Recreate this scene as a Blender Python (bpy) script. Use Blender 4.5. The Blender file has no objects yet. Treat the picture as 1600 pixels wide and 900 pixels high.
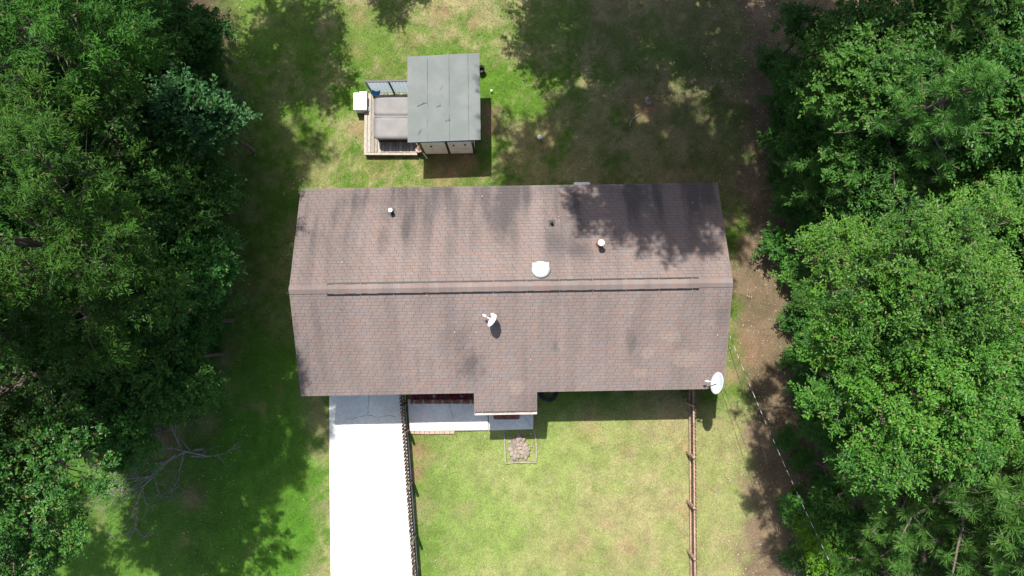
import bpy, math, random
import numpy as np
from mathutils import Matrix, Vector, Euler

sc = bpy.context.scene
C = sc.collection
R = math.radians

# ------------------------------------------------------------------ camera, sky, sun, exposure
CAM_H = 29.0                      # drone height above the yard
FPX = 1067.0                      # focal length in pixels of a 1600 px wide frame (24 mm equivalent)
TX, TY = -0.0496, 0.00795         # the drone camera hangs 2.8 degrees off straight down
RC = np.array(Matrix.Rotation(TX, 3, 'X') @ Matrix.Rotation(TY, 3, 'Y'))
cam = bpy.data.objects.new('camera', bpy.data.cameras.new('camera'))
C.objects.link(cam)
cam.data.sensor_width = 36.0
cam.data.lens = 36.0 * FPX / 1600.0
cam.data.clip_end = 2000.0
cam.matrix_world = Matrix.Translation((0, 0, CAM_H)) @ Matrix(RC.T.tolist()).to_4x4()
sc.camera = cam

SUN = Vector((-0.195, 0.515, 1.0)).normalized()      # towards the sun
world = bpy.data.worlds.new('World'); sc.world = world; world.use_nodes = True
wn = world.node_tree
sky = wn.nodes.new('ShaderNodeTexSky'); sky.sky_type = 'NISHITA'; sky.sun_disc = False
sky.sun_elevation = math.asin(SUN.z); sky.sun_rotation = math.atan2(SUN.x, SUN.y); sky.dust_density = 2.5; sky.ozone_density = 0.7
bg = wn.nodes['Background']; bg.inputs[1].default_value = 0.125
wn.links.new(sky.outputs[0], bg.inputs[0])
sl = bpy.data.lights.new('sun', 'SUN'); sl.energy = 5.0; sl.angle = R(0.55); sl.color = (1.0, 0.965, 0.90)
sun = bpy.data.objects.new('sun', sl); C.objects.link(sun)
sun.rotation_euler = SUN.to_track_quat('Z', 'Y').to_euler()
sc.view_settings.view_transform = 'Standard'; sc.view_settings.look = 'None'
sc.view_settings.gamma = 1.0; sc.view_settings.exposure = 0.82
sc.view_settings.use_curve_mapping = False

# ------------------------------------------------------------------ helpers
rs = np.random.RandomState(11)
random.seed(7)

def at(px, py, z=0.0):
    """survey helper: the world point at height z that shows at a photograph pixel"""
    d = RC.T @ np.array([(px - 800) / FPX, -(py - 450) / FPX, -1.0])
    t = (z - CAM_H) / d[2]
    return Vector((t * d[0], t * d[1], z))

def tag(o, label=None, cat=None, group=None, kind=None):
    if label: o['label'] = label
    if cat: o['category'] = cat
    if group: o['group'] = group
    if kind: o['kind'] = kind
    return o

def empty(name, loc=(0, 0, 0), rz=0.0):
    o = bpy.data.objects.new(name, None); C.objects.link(o)
    o.location = loc; o.rotation_euler = (0, 0, rz); o.empty_display_size = 0.2
    return o

def link(name, me, parent=None, mat=None, loc=None, rot=None):
    o = bpy.data.objects.new(name, me); C.objects.link(o)
    if mat is not None and len(me.materials) == 0: me.materials.append(mat)
    if parent is not None: o.parent = parent
    if loc is not None: o.location = loc
    if rot is not None: o.rotation_euler = rot
    return o

def np_mesh(name, V, F, tint=None, smooth=False):
    """V (n,3), F (m,k) all faces with k corners; tint: per-vertex float or rgb"""
    me = bpy.data.meshes.new(name)
    V = np.ascontiguousarray(V, np.float32); F = np.ascontiguousarray(F, np.int32)
    m, k = F.shape
    me.vertices.add(len(V)); me.vertices.foreach_set('co', V.ravel())
    me.loops.add(m * k); me.loops.foreach_set('vertex_index', F.ravel())
    me.polygons.add(m); me.polygons.foreach_set('loop_start', np.arange(0, m * k, k, dtype=np.int32))
    me.polygons.foreach_set('loop_total', np.full(m, k, np.int32))
    me.polygons.foreach_set('use_smooth', np.full(m, bool(smooth)))
    if tint is not None:
        t = np.ascontiguousarray(tint, np.float32)
        if t.ndim == 1:
            a = me.attributes.new('tint', 'FLOAT', 'POINT'); a.data.foreach_set('value', t)
        else:
            a = me.attributes.new('tint', 'FLOAT_COLOR', 'POINT')
            a.data.foreach_set('color', np.concatenate([t, np.ones((len(t), 1), np.float32)], 1).ravel())
    me.update(calc_edges=True)
    return me

class MB:
    """collects solids into one mesh"""
    def __init__(s): s.v = []; s.f = []; s.sm = []
    def add(s, vs, fs, smooth=False):
        b = len(s.v); s.v += [tuple(v) for v in vs]; s.f += [tuple(i + b for i in f) for f in fs]; s.sm += [smooth] * len(fs)
        return s
    def box(s, x0, x1, y0, y1, z0, z1, M=None, bev=0.0):
        if bev > 0:
            b = bev; vs = []
            for (z, i) in ((z0, b), (z0 + b, 0), (z1 - b, 0), (z1, b)):
                vs += [(x0 + i, y0 + i, z), (x1 - i, y0 + i, z), (x1 - i, y1 - i, z), (x0 + i, y1 - i, z)]
            fs = [(3, 2, 1, 0), (12, 13, 14, 15)]
            for r in range(3):
                for k in range(4):
                    fs.append((r * 4 + k, r * 4 + (k + 1) % 4, r * 4 + 4 + (k + 1) % 4, r * 4 + 4 + k))
        else:
            vs = [(x0, y0, z0), (x1, y0, z0), (x1, y1, z0), (x0, y1, z0), (x0, y0, z1), (x1, y0, z1), (x1, y1, z1), (x0, y1, z1)]
            fs = [(3, 2, 1, 0), (4, 5, 6, 7), (0, 1, 5, 4), (1, 2, 6, 5), (2, 3, 7, 6), (3, 0, 4, 7)]
        if M is not None: vs = [M @ Vector(v) for v in vs]
        return s.add(vs, fs)
    def prism(s, poly, z0, z1):
        n = len(poly)
        vs = [(p[0], p[1], z0) for p in poly] + [(p[0], p[1], z1) for p in poly]
        fs = [tuple(range(n - 1, -1, -1)), tuple(range(n, 2 * n))] + [(k, (k + 1) % n, n + (k + 1) % n, n + k) for k in range(n)]
        return s.add(vs, fs)
    def tube(s, pts, rad, n=8, smooth=True, cap=True):
        pts = [Vector(p) for p in pts]
        if not hasattr(rad, '__len__'): rad = [rad] * len(pts)
        vs = []; fs = []
        for i, p in enumerate(pts):
            d = (pts[min(i + 1, len(pts) - 1)] - pts[max(i - 1, 0)])
            d = d.normalized() if d.length > 1e-9 else Vector((0, 0, 1))
            a = d.cross(Vector((0, 0, 1)) if abs(d.z) < 0.9 else Vector((1, 0, 0))).normalized(); b = d.cross(a)
            for k in range(n):
                t = 2 * math.pi * k / n
                vs.append(p + (a * math.cos(t) + b * math.sin(t)) * rad[i])
        for i in range(len(pts) - 1):
            for k in range(n):
                fs.append((i * n + k, i * n + (k + 1) % n, (i + 1) * n + (k + 1) % n, (i + 1) * n + k))
        if cap:
            fs.append(tuple(range(n))); m = (len(pts) - 1) * n; fs.append(tuple(range(m + n - 1, m - 1, -1)))
        return s.add(vs, fs, smooth)
    def lathe(s, prof, n=20, M=None):
        vs = []; fs = []
        for (r, z) in prof:
            for k in range(n):
                t = 2 * math.pi * k / n; v = Vector((r * math.cos(t), r * math.sin(t), z)); vs.append(M @ v if M is not None else v)
        for i in range(len(prof) - 1):
            for k in range(n):
                fs.append((i * n + k, i * n + (k + 1) % n, (i + 1) * n + (k + 1) % n, (i + 1) * n + k))
        fs.append(tuple(range(n - 1, -1, -1))); m = (len(prof) - 1) * n; fs.append(tuple(range(m, m + n)))
        return s.add(vs, fs, True)
    def mesh(s, name):
        me = bpy.data.meshes.new(name); me.from_pydata(s.v, [], s.f)
        me.polygons.foreach_set('use_smooth', s.sm); me.update(); return me
    def build(s, name, mat, parent=None, loc=None, rot=None):
        return link(name, s.mesh(name), parent, mat, loc, rot)

# ---- value noise for ground colours and unevenness
def vnoise(x, y, scale, seed):
    g = np.random.RandomState(seed).rand(64, 64)
    u = np.asarray(x) / scale + 17.3; v = np.asarray(y) / scale + 9.1
    i = np.floor(u).astype(int); j = np.floor(v).astype(int); a = u - i; b = v - j
    a = a * a * (3 - 2 * a); b = b * b * (3 - 2 * b)
    G = lambda p, q: g[p % 64, q % 64]
    return G(i, j) * (1 - a) * (1 - b) + G(i + 1, j) * a * (1 - b) + G(i, j + 1) * (1 - a) * b + G(i + 1, j + 1) * a * b
def fbm(x, y, scale, seed, o=4):
    t = 0; w = 0
    for k in range(o):
        t = t + vnoise(x, y, scale / 2 ** k, seed + k) * 0.55 ** k; w += 0.55 ** k
    return t / w
def sstep(a, b, x):
    t = np.clip((x - a) / (b - a), 0, 1); return t * t * (3 - 2 * t)

# ------------------------------------------------------------------ materials
def mat(name):
    m = bpy.data.materials.new(name); m.use_nodes = True
    nt = m.node_tree; b = nt.nodes['Principled BSDF']
    return m, nt, b
def N(nt, kind, **kw):
    n = nt.nodes.new(kind)
    for k, v in kw.items(): setattr(n, k, v)
    return n
def mixc(nt, fac, a, b, blend='MIX'):
    m = N(nt, 'ShaderNodeMix', data_type='RGBA', blend_type=blend)
    for sock, v in ((m.inputs[0], fac), (m.inputs[6], a), (m.inputs[7], b)):
        if hasattr(v, 'is_output'): nt.links.new(v, sock)
        elif isinstance(v, (int, float)): sock.default_value = v
        else: sock.default_value = (*v, 1)
    return m.outputs[2]
def noise(nt, scale, detail=4, rough=0.55, vec=None, dims='3D'):
    n = N(nt, 'ShaderNodeTexNoise'); n.inputs['Scale'].default_value = scale
    n.inputs['Detail'].default_value = detail; n.inputs['Roughness'].default_value = rough
    if vec is None:
        g = N(nt, 'ShaderNodeNewGeometry'); vec = g.outputs['Position']
    nt.links.new(vec, n.inputs['Vector'])
    return n.outputs['Fac']
def ramp(nt, fac, a, b, ca=0.0, cb=1.0):
    m = N(nt, 'ShaderNodeMapRange', interpolation_type='SMOOTHSTEP')
    nt.links.new(fac, m.inputs['Value'])
    for k, v in (('From Min', a), ('From Max', b), ('To Min', ca), ('To Max', cb)): m.inputs[k].default_value = v
    return m.outputs['Result']
def math2(nt, op, a, b):
    m = N(nt, 'ShaderNodeMath', operation=op)
    for s, v in ((m.inputs[0], a), (m.inputs[1], b)):
        if hasattr(v, 'is_output'): nt.links.new(v, s)
        else: s.default_value = v
    return m.outputs[0]
def bump(nt, b, h, strength=0.4, dist=0.02):
    n = N(nt, 'ShaderNodeBump'); n.inputs['Strength'].default_value = strength; n.inputs['Distance'].default_value = dist
    nt.links.new(h, n.inputs['Height']); nt.links.new(n.outputs[0], b.inputs['Normal'])
def simple(name, col, col2=None, scale=6.0, rough=0.7, metal=0.0, bumps=0.15, spec=0.3, stretch=None):
    m, nt, b = mat(name)
    col2 = col2 or tuple(c * 0.72 for c in col)
    vec = None
    if stretch:
        g = N(nt, 'ShaderNodeTexCoord'); mp = N(nt, 'ShaderNodeMapping'); mp.inputs['Scale'].default_value = stretch
        nt.links.new(g.outputs['Object'], mp.inputs[0]); vec = mp.outputs[0]
    f = noise(nt, scale, 5, 0.6, vec)
    nt.links.new(mixc(nt, ramp(nt, f, 0.3, 0.7), col2, col), b.inputs['Base Color'])
    b.inputs['Roughness'].default_value = rough; b.inputs['Metallic'].default_value = metal
    b.inputs['Specular IOR Level'].default_value = spec
    if bumps: bump(nt, b, f, bumps, 0.01)
    return m

def leaf_mat(name, dark, light, trans=0.3, rough=0.42, spec=0.45):
    m, nt, b = mat(name)
    a = N(nt, 'ShaderNodeAttribute', attribute_name='tint')
    oi = N(nt, 'ShaderNodeObjectInfo')
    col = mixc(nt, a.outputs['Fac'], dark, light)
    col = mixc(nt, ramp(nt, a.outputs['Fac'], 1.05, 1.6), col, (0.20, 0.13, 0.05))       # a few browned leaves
    hs = N(nt, 'ShaderNodeHueSaturation')
    nt.links.new(col, hs.inputs['Color'])
    nt.links.new(ramp(nt, oi.outputs['Random'], 0, 1, 0.492, 0.508), hs.inputs['Hue'])
    nt.links.new(ramp(nt, oi.outputs['Random'], 0, 1, 0.92, 1.1), hs.inputs['Value'])
    nt.links.new(hs.outputs[0], b.inputs['Base Color'])
    b.inputs['Roughness'].default_value = rough; b.inputs['Specular IOR Level'].default_value = spec
    tr = N(nt, 'ShaderNodeBsdfTranslucent')
    nt.links.new(mixc(nt, 0.5, hs.outputs[0], (0.16, 0.26, 0.02)), tr.inputs['Color'])
    mx = N(nt, 'ShaderNodeMixShader'); mx.inputs[0].default_value = trans
    nt.links.new(b.outputs[0], mx.inputs[1]); nt.links.new(tr.outputs[0], mx.inputs[2])
    nt.links.new(mx.outputs[0], nt.nodes['Material Output'].inputs['Surface'])
    return m

M = {}
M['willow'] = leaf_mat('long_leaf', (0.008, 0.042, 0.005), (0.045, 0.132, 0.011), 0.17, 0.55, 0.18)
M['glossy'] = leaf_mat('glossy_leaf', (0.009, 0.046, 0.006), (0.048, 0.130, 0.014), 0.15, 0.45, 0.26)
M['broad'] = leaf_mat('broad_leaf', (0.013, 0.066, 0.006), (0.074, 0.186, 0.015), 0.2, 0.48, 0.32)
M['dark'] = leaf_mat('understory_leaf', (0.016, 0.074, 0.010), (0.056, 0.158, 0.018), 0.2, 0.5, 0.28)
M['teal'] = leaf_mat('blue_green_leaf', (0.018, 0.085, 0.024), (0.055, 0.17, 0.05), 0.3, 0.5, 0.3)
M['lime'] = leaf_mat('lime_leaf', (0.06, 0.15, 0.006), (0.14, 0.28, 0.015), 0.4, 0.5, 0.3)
M['needle'] = leaf_mat('pine_needle', (0.032, 0.105, 0.018), (0.125, 0.275, 0.05), 0.3, 0.55, 0.25)
M['bark'] = simple('bark', (0.16, 0.13, 0.10), (0.07, 0.055, 0.045), 9, 0.9, bumps=0.6, stretch=(3, 3, 0.6))
M['grey_bark'] = simple('weathered_branch', (0.27, 0.245, 0.20), (0.11, 0.098, 0.08), 14, 0.9, bumps=0.4)
M['dark_metal'] = simple('dark_metal', (0.035, 0.033, 0.032), None, 8, 0.5)
M['black'] = simple('black_rubber', (0.012, 0.012, 0.013), (0.02, 0.02, 0.02), 12, 0.55)
M['felt'] = simple('roof_underlay', (0.05, 0.042, 0.039), (0.035, 0.03, 0.028), 10, 0.95)
M['white_paint'] = simple('white_paint', (0.74, 0.74, 0.71), (0.6, 0.6, 0.57), 3, 0.55)
M['white_plastic'] = simple('white_plastic', (0.78, 0.78, 0.75), (0.7, 0.7, 0.66), 4, 0.4, bumps=0.02, spec=0.5)
M['dish'] = simple('dish_enamel', (0.46, 0.50, 0.49), (0.36, 0.40, 0.39), 5, 0.45, bumps=0.03, spec=0.4)
M['trim'] = simple('trim_paint', (0.50, 0.45, 0.41), (0.33, 0.29, 0.26), 5, 0.7)
M['glass'] = simple('window_glass', (0.02, 0.025, 0.03), None, 2, 0.08, bumps=0, spec=0.7)
M['copper'] = simple('rusty_flashing', (0.32, 0.10, 0.05), (0.16, 0.055, 0.03), 20, 0.8)
M['wood'] = simple('weathered_wood', (0.40, 0.36, 0.305), (0.24, 0.21, 0.175), 5, 0.85, bumps=0.4, stretch=(10, 1.5, 10))
M['deck'] = simple('deck_board', (0.29, 0.26, 0.22), (0.16, 0.14, 0.12), 4, 0.85, bumps=0.4, stretch=(12, 1.2, 12))
M['fence'] = simple('fence_wood', (0.24, 0.16, 0.11), (0.10, 0.065, 0.045), 6, 0.9, bumps=0.4, stretch=(8, 8, 1.5))
M['rail'] = simple('rail_wood', (0.40, 0.28, 0.20), (0.22, 0.145, 0.10), 4, 0.9, bumps=0.3)
M['grey_fence'] = simple('grey_fence_wood', (0.22, 0.185, 0.155), (0.085, 0.07, 0.06), 6, 0.9, bumps=0.4, stretch=(8, 8, 1.5))
M['vinyl'] = simple('tub_cover_vinyl', (0.165, 0.157, 0.154), (0.138, 0.131, 0.129), 3.0, 0.6, bumps=0.08, spec=0.35)
M['tub'] = simple('tub_cabinet', (0.04, 0.036, 0.033), None, 6, 0.6)
M['panel'] = simple('pale_panel', (0.55, 0.60, 0.62), (0.45, 0.5, 0.52), 2.5, 0.4, bumps=0.04, spec=0.4)
def translucent(m, k, col):
    nt = m.node_tree; b = nt.nodes['Principled BSDF']; tr = N(nt, 'ShaderNodeBsdfTranslucent'); tr.inputs[0].default_value = (*col, 1)
    mx = N(nt, 'ShaderNodeMixShader'); mx.inputs[0].default_value = k
    nt.links.new(b.outputs[0], mx.inputs[1]); nt.links.new(tr.outputs[0], mx.inputs[2]); nt.links.new(mx.outputs[0], nt.nodes['Material Output'].inputs['Surface'])
translucent(M['panel'], .6, (.8, .86, .9))
M['siding'] = simple('white_siding', (0.82, 0.83, 0.82), (0.68, 0.70, 0.68), 2.5, 0.55, bumps=0.05)
M['brick'] = simple('red_brick', (0.33, 0.14, 0.095), (0.20, 0.075, 0.05), 7, 0.9, bumps=0.4)
M['pale_brick'] = simple('pale_brick', (0.46, 0.30, 0.24), (0.33, 0.19, 0.14), 9, 0.9, bumps=0.4)
M['soil'] = simple('planting_soil', (0.085, 0.025, 0.02), (0.04, 0.014, 0.012), 18, 0.95, bumps=0.8)
M['edging'] = simple('concrete_edging', (0.29, 0.26, 0.21), (0.19, 0.165, 0.135), 8, 0.9, bumps=0.4)
M['stone'] = simple('pale_rock', (0.30, 0.245, 0.20), (0.15, 0.12, 0.10), 5, 0.9, bumps=0.6)
M['pale_rock'] = simple('tan_rock', (0.30, 0.23, 0.18), (0.15, 0.115, 0.095), 6, 0.9, bumps=0.6)
M['red_leaf'] = leaf_mat('red_leaf', (0.09, 0.008, 0.012), (0.3, 0.03, 0.06), 0.15)
M['blue'] = simple('blue_cloth', (0.05, 0.24, 0.5), (0.03, 0.15, 0.36), 10, 0.8)
M['pink'] = simple('faded_pink_plastic', (0.6, 0.42, 0.38), None, 6, 0.7)
M['cable'] = simple('cable_sheath', (0.55, 0.54, 0.52), (0.3, 0.3, 0.3), 30, 0.45, bumps=0)

# concrete
def concrete(name, a, b_):
    m, nt, b = mat(name)
    n1 = noise(nt, 0.9, 6, 0.6); n2 = noise(nt, 9, 5, 0.7)
    c = mixc(nt, ramp(nt, n1, 0.35, 0.68), b_, a)
    c = mixc(nt, ramp(nt, n2, 0.25, 0.8, 0.82, 1.08), (0, 0, 0), c)
    nt.links.new(c, b.inputs['Base Color']); b.inputs['Roughness'].default_value = 0.9
    bump(nt, b, n2, 0.2, 0.01)
    return m
M['concrete'] = concrete('driveway_concrete', (0.70, 0.70, 0.65), (0.62, 0.62, 0.57))
M['concrete_walk'] = concrete('walk_concrete', (0.68, 0.68, 0.63), (0.58, 0.58, 0.53))
M['crack'] = simple('crack_dirt', (0.10, 0.10, 0.085), (0.05, 0.05, 0.04), 30, 1.0)

# asphalt shingles: per-tab colour, grit, algae streaks and worn patches
def shingle_material():
    m, nt, b = mat('asphalt_shingle')
    a = N(nt, 'ShaderNodeAttribute', attribute_name='tint')
    g = N(nt, 'ShaderNodeNewGeometry')
    mp = N(nt, 'ShaderNodeMapping'); mp.inputs['Scale'].default_value = (1.5, 0.26, 0.26); nt.links.new(g.outputs['Position'], mp.inputs[0])
    streak = noise(nt, 0.85, 5, 0.55, mp.outputs[0])
    blot = noise(nt, 0.42, 4, 0.5)
    grit = noise(nt, 42, 3, 0.7)
    sep = N(nt, 'ShaderNodeSeparateXYZ'); nt.links.new(g.outputs['Position'], sep.inputs[0])
    X, Y = sep.outputs[0], sep.outputs[1]
    # algae towards back eave and west end; back also darkened to offset stronger sun
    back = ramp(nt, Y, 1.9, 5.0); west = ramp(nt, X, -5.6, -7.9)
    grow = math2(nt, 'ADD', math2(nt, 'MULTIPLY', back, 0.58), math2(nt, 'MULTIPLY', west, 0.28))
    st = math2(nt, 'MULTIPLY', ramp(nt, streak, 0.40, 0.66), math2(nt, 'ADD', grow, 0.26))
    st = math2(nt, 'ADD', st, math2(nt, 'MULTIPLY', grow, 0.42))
    st = math2(nt, 'ADD', st, math2(nt, 'MULTIPLY', ramp(nt, blot, 0.52, 0.72), 0.28))
    def blob(x, y, rx, ry, soft=0.5):
        dx = math2(nt, 'DIVIDE', math2(nt, 'SUBTRACT', X, x), rx); dy = math2(nt, 'DIVIDE', math2(nt, 'SUBTRACT', Y, y), ry)
        d = math2(nt, 'SQRT', math2(nt, 'ADD', math2(nt, 'MULTIPLY', dx, dx), math2(nt, 'MULTIPLY', dy, dy)), 0.0)
        d = math2(nt, 'ADD', d, math2(nt, 'MULTIPLY', math2(nt, 'SUBTRACT', noise(nt, 2.6, 4), 0.5), 1.5))
        return ramp(nt, d, 1.0, 1.0 - soft)
    for (px, py, rx, ry, k) in ((598, 372, 0.34, 1.0, .42), (634, 360, 0.22, 0.8, .36), (735, 570, 0.75, 0.85, .50), (985, 530, 0.28, 1.0, .42),
                                (780, 345, 0.7, 1.3, .36), (700, 395, 0.3, 0.8, .22), (868, 540, .15, .4, .3), (652, 575, .16, .9, .22), (550, 310, .8, .5, .25), (905, 395, .8, .5, .35)):
        p = at(px, py, 3.6); st = math2(nt, 'ADD', st, math2(nt, 'MULTIPLY', blob(p.x, p.y, rx, ry, 0.8), k))
    # rain off the metal vent keeps one strip clean; granules worn off in pale patches
    cl = at(838, 345, 3.6); clean = blob(cl.x, cl.y, 0.42, 1.9, 0.7)
    st = math2(nt, 'MULTIPLY', st, math2(nt, 'SUBTRACT', 1.0, clean))
    mn = N(nt, 'ShaderNodeMath', operation='MINIMUM'); nt.links.new(st, mn.inputs[0]); mn.inputs[1].default_value = 0.88
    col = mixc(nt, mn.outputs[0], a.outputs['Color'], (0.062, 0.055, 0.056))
    pale = None
    for (px, py, rx, ry) in ((1013, 551, 0.33, 0.30), (1070, 560, 0.75, 0.4), (808, 606, 0.35, 0.4), (1000, 582, 0.32, 0.22), (1048, 525, .5, .25)):
        p = at(px, py, 3.5); k = blob(p.x, p.y, rx, ry, 0.5)
        pale = k if pale is None else math2(nt, 'MAXIMUM', pale, k)
    col = mixc(nt, math2(nt, 'MULTIPLY', pale, 0.36), col, (0.29, 0.22, 0.18))
    col = mixc(nt, ramp(nt, grit, 0.2, 0.8, 0.72, 1.22), (0, 0, 0), col)
    nt.links.new(col, b.inputs['Base Color']); b.inputs['Roughness'].default_value = 0.92
    b.inputs['Specular IOR Level'].default_value = 0.25
    bump(nt, b, grit, 0.5, 0.006)
    return m
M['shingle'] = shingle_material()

# ------------------------------------------------------------------ ground
def blobs(x, y, lst):
    """soft patches: (px, py, radius m, weight)"""
    t = np.zeros_like(x)
    for (px, py, r, w) in lst:
        p = at(px, py); t = np.maximum(t, w * np.exp(-((x - p.x) ** 2 + (y - p.y) ** 2) / (r * r)))
    return t
SOIL = [(762, 200, .35, .9), (762, 175, .35, .7), (700, 248, 1.0, .8), (730, 250, .6, .7), (1010, 165, .8, .75), (250, 690, .9, .8), (300, 775, .5, .7), (325, 660, .5, .5),
        (655, 700, .5, .75), (652, 740, .4, .8), (575, 180, .3, .6), (565, 200, .35, .4), (1138, 590, .4, .4), (1070, 700, .3, .5), (1070, 800, .35, .5), (985, 855, .4, .55), (920, 670, .5, .35),
        (560, 25, .4, .6), (690, 20, .4, .6), (740, 35, .3, .5), (1170, 550, .8, .5), (840, 220, .8, .55), (350, 560, .5, .6), (345, 600, .5, .5),
        (600, 110, .6, .35), (560, 80, .5, .35), (640, 60, .5, .3), (590, 250, .7, .35), (700, 285, .6, .35), (880, 700, .4, .2), (980, 700, .4, .3), (900, 860, .9, .25)]
def ground_masks(x, y):
    n1 = fbm(x, y, 2.6, 3); n2 = fbm(x, y, 0.7, 21); n3 = fbm(x, y, 6.0, 40, 3); n4 = vnoise(x, y, 0.16, 77)
    # dry: straw-coloured turf; strongest in the open front yard towards the east fence and up the back lawn
    dry = sstep(0.40, 0.62, 0.45 * n1 + 0.38 * n2 + 0.17 * n4)
    front = sstep(-2.5, -4.5, y) * sstep(-5, -2, x)
    dry = np.clip(dry * (0.8 - 0.4 * front) + front * (0.10 + 0.55 * sstep(-1.0, 8, x + 2 * n3 - 1) * (0.4 + n2)) + 0.22 * sstep(11, 13.5, y + n1), 0, 1)
    dry = dry * (1 - 0.9 * sstep(-7.4, -8.8, x + (n1 - .5) * 2) * sstep(1, -2, y)) * (1 - .4 * sstep(-7.4, -8.8, x))
    pale = front * (0.45 + 0.55 * n3) * (0.5 + 0.5 * sstep(-4.2, 0.5, x + n1))                                     # thin pale mown turf in front
    soil = np.clip(blobs(x, y, SOIL) * (0.45 + 1.1 * n2) + 0.35 * sstep(0.66, 0.8, n2) * sstep(.5, .7, n1), 0, 1)
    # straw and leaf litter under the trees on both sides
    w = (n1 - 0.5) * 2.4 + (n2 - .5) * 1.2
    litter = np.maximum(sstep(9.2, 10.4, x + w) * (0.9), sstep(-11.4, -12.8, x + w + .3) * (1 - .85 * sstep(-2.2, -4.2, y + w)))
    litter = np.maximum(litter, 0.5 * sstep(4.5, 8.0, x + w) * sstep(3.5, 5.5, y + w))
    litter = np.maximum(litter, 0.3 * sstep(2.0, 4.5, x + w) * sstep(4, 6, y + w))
    return dry, soil, litter, pale, n2
def ground_rgb(x, y):
    dry, soil, litter, pale, n2 = ground_masks(x, y)
    n5 = fbm(x, y, 0.35, 90, 3); n6 = fbm(x, y, 3.5, 60, 2)
    g = np.array([0.052, 0.130, 0.011]); g2 = np.array([0.088, 0.170, 0.019]); d = np.array([0.28, 0.24, 0.125])
    p = np.array([0.275, 0.345, 0.10]); s = np.array([0.26, 0.15, 0.095]); l = np.array([0.19, 0.135, 0.09]); l2 = np.array([0.085, 0.06, 0.04])
    k = lambda t: np.asarray(t)[..., None]
    c = g * (1 - k(n6)) + g2 * k(n6)
    lush = sstep(-6.5, -8.5, x) * sstep(0, -3, y)                        # greener, thicker turf west of the driveway
    c = c * (1 - .5 * k(lush)) + np.array([0.046, 0.155, 0.010]) * .5 * k(lush)
    c = c * (1 - 0.62 * k(pale)) + p * 0.62 * k(pale)
    c = c * (1 - 0.8 * k(dry)) + d * 0.8 * k(dry)
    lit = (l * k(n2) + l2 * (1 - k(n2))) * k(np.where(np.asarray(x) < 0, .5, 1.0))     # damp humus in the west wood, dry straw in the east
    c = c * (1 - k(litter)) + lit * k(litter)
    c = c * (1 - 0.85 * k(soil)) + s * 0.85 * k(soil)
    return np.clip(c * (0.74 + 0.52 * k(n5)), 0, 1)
def axis(lo, hi, step, far):
    a = np.arange(lo, hi + 1e-6, step)
    return np.concatenate([-far[::-1] + lo, a, far + hi])
far = np.array([0.5, 1.5, 4, 10, 25, 60, 150, 400.])
gx = axis(-23, 23, 0.11, far); gy = axis(-13, 17, 0.11, far)
GX, GY = np.meshgrid(gx, gy, indexing='ij')
def ground_z(x, y): return (fbm(x, y, 1.3, 5, 3) - 0.5) * 0.035 - 0.02
GZ = ground_z(GX, GY)
V = np.stack([GX, GY, GZ], -1).reshape(-1, 3)
nx, ny = len(gx), len(gy)
idx = np.arange(nx * ny).reshape(nx, ny)
F = np.stack([idx[:-1, :-1], idx[1:, :-1], idx[1:, 1:], idx[:-1, 1:]], -1).reshape(-1, 4)
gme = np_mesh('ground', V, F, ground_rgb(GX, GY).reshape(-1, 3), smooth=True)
m, nt, b = mat('turf_and_soil')
a = N(nt, 'ShaderNodeAttribute', attribute_name='tint')
f1 = noise(nt, 26, 4, 0.75); f2 = noise(nt, 6, 4, 0.65)
col = mixc(nt, ramp(nt, f1, 0.30, 0.72), mixc(nt, 1.0, a.outputs['Color'], (0.42, 0.46, 0.4), 'MULTIPLY'), mixc(nt, 1.0, a.outputs['Color'], (1.3, 1.26, 1.4), 'MULTIPLY'))
col = mixc(nt, ramp(nt, f2, 0.3, 0.75, 0.0, 0.35), col, mixc(nt, 1.0, a.outputs['Color'], (1.35, 1.15, 1.1), 'MULTIPLY'))
nt.links.new(col, b.inputs['Base Color']); b.inputs['Roughness'].default_value = 0.95; b.inputs['Specular IOR Level'].default_value = 0.15
bump(nt, b, f1, 0.8, 0.04)
ground = link('ground', gme, None, m); tag(ground, 'patchy lawn with bare red soil and leaf litter under the trees', kind='structure')

# ------------------------------------------------------------------ house
HX, HY, HR = 0.182, 1.279, R(0.954)
EZ, HL, HD, SL = 3.0, 15.98, 3.93, 0.361          # eave height, length, half depth, slope
RZ = EZ + SL * HD
ANG = math.atan(SL)
house = empty('house', (HX, HY, 0), HR)
tag(house, 'long single storey house with weathered brown shingle gable roof', 'house')
HM = Matrix.Translation((HX, HY, 0)) @ Matrix.Rotation(HR, 4, 'Z'); HI = HM.inverted()
def loc(px, py, z): return HI @ at(px, py, z)
def roof_z(ly): return RZ - SL * abs(ly)
def on_roof(px, py, h=0.0):
    z = 3.7
    for _ in range(12):
        p = loc(px, py, z); z = roof_z(p.y) + h
    p = loc(px, py, z); return Vector((p.x, p.y, roof_z(p.y)))

# porch continuation of the front slope
PX0 = loc(741, 616, 3.0).x; PX1 = loc(838.5, 611, 3.0).x
PY = -(HD + 0.74)
W2 = HL / 2
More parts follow.
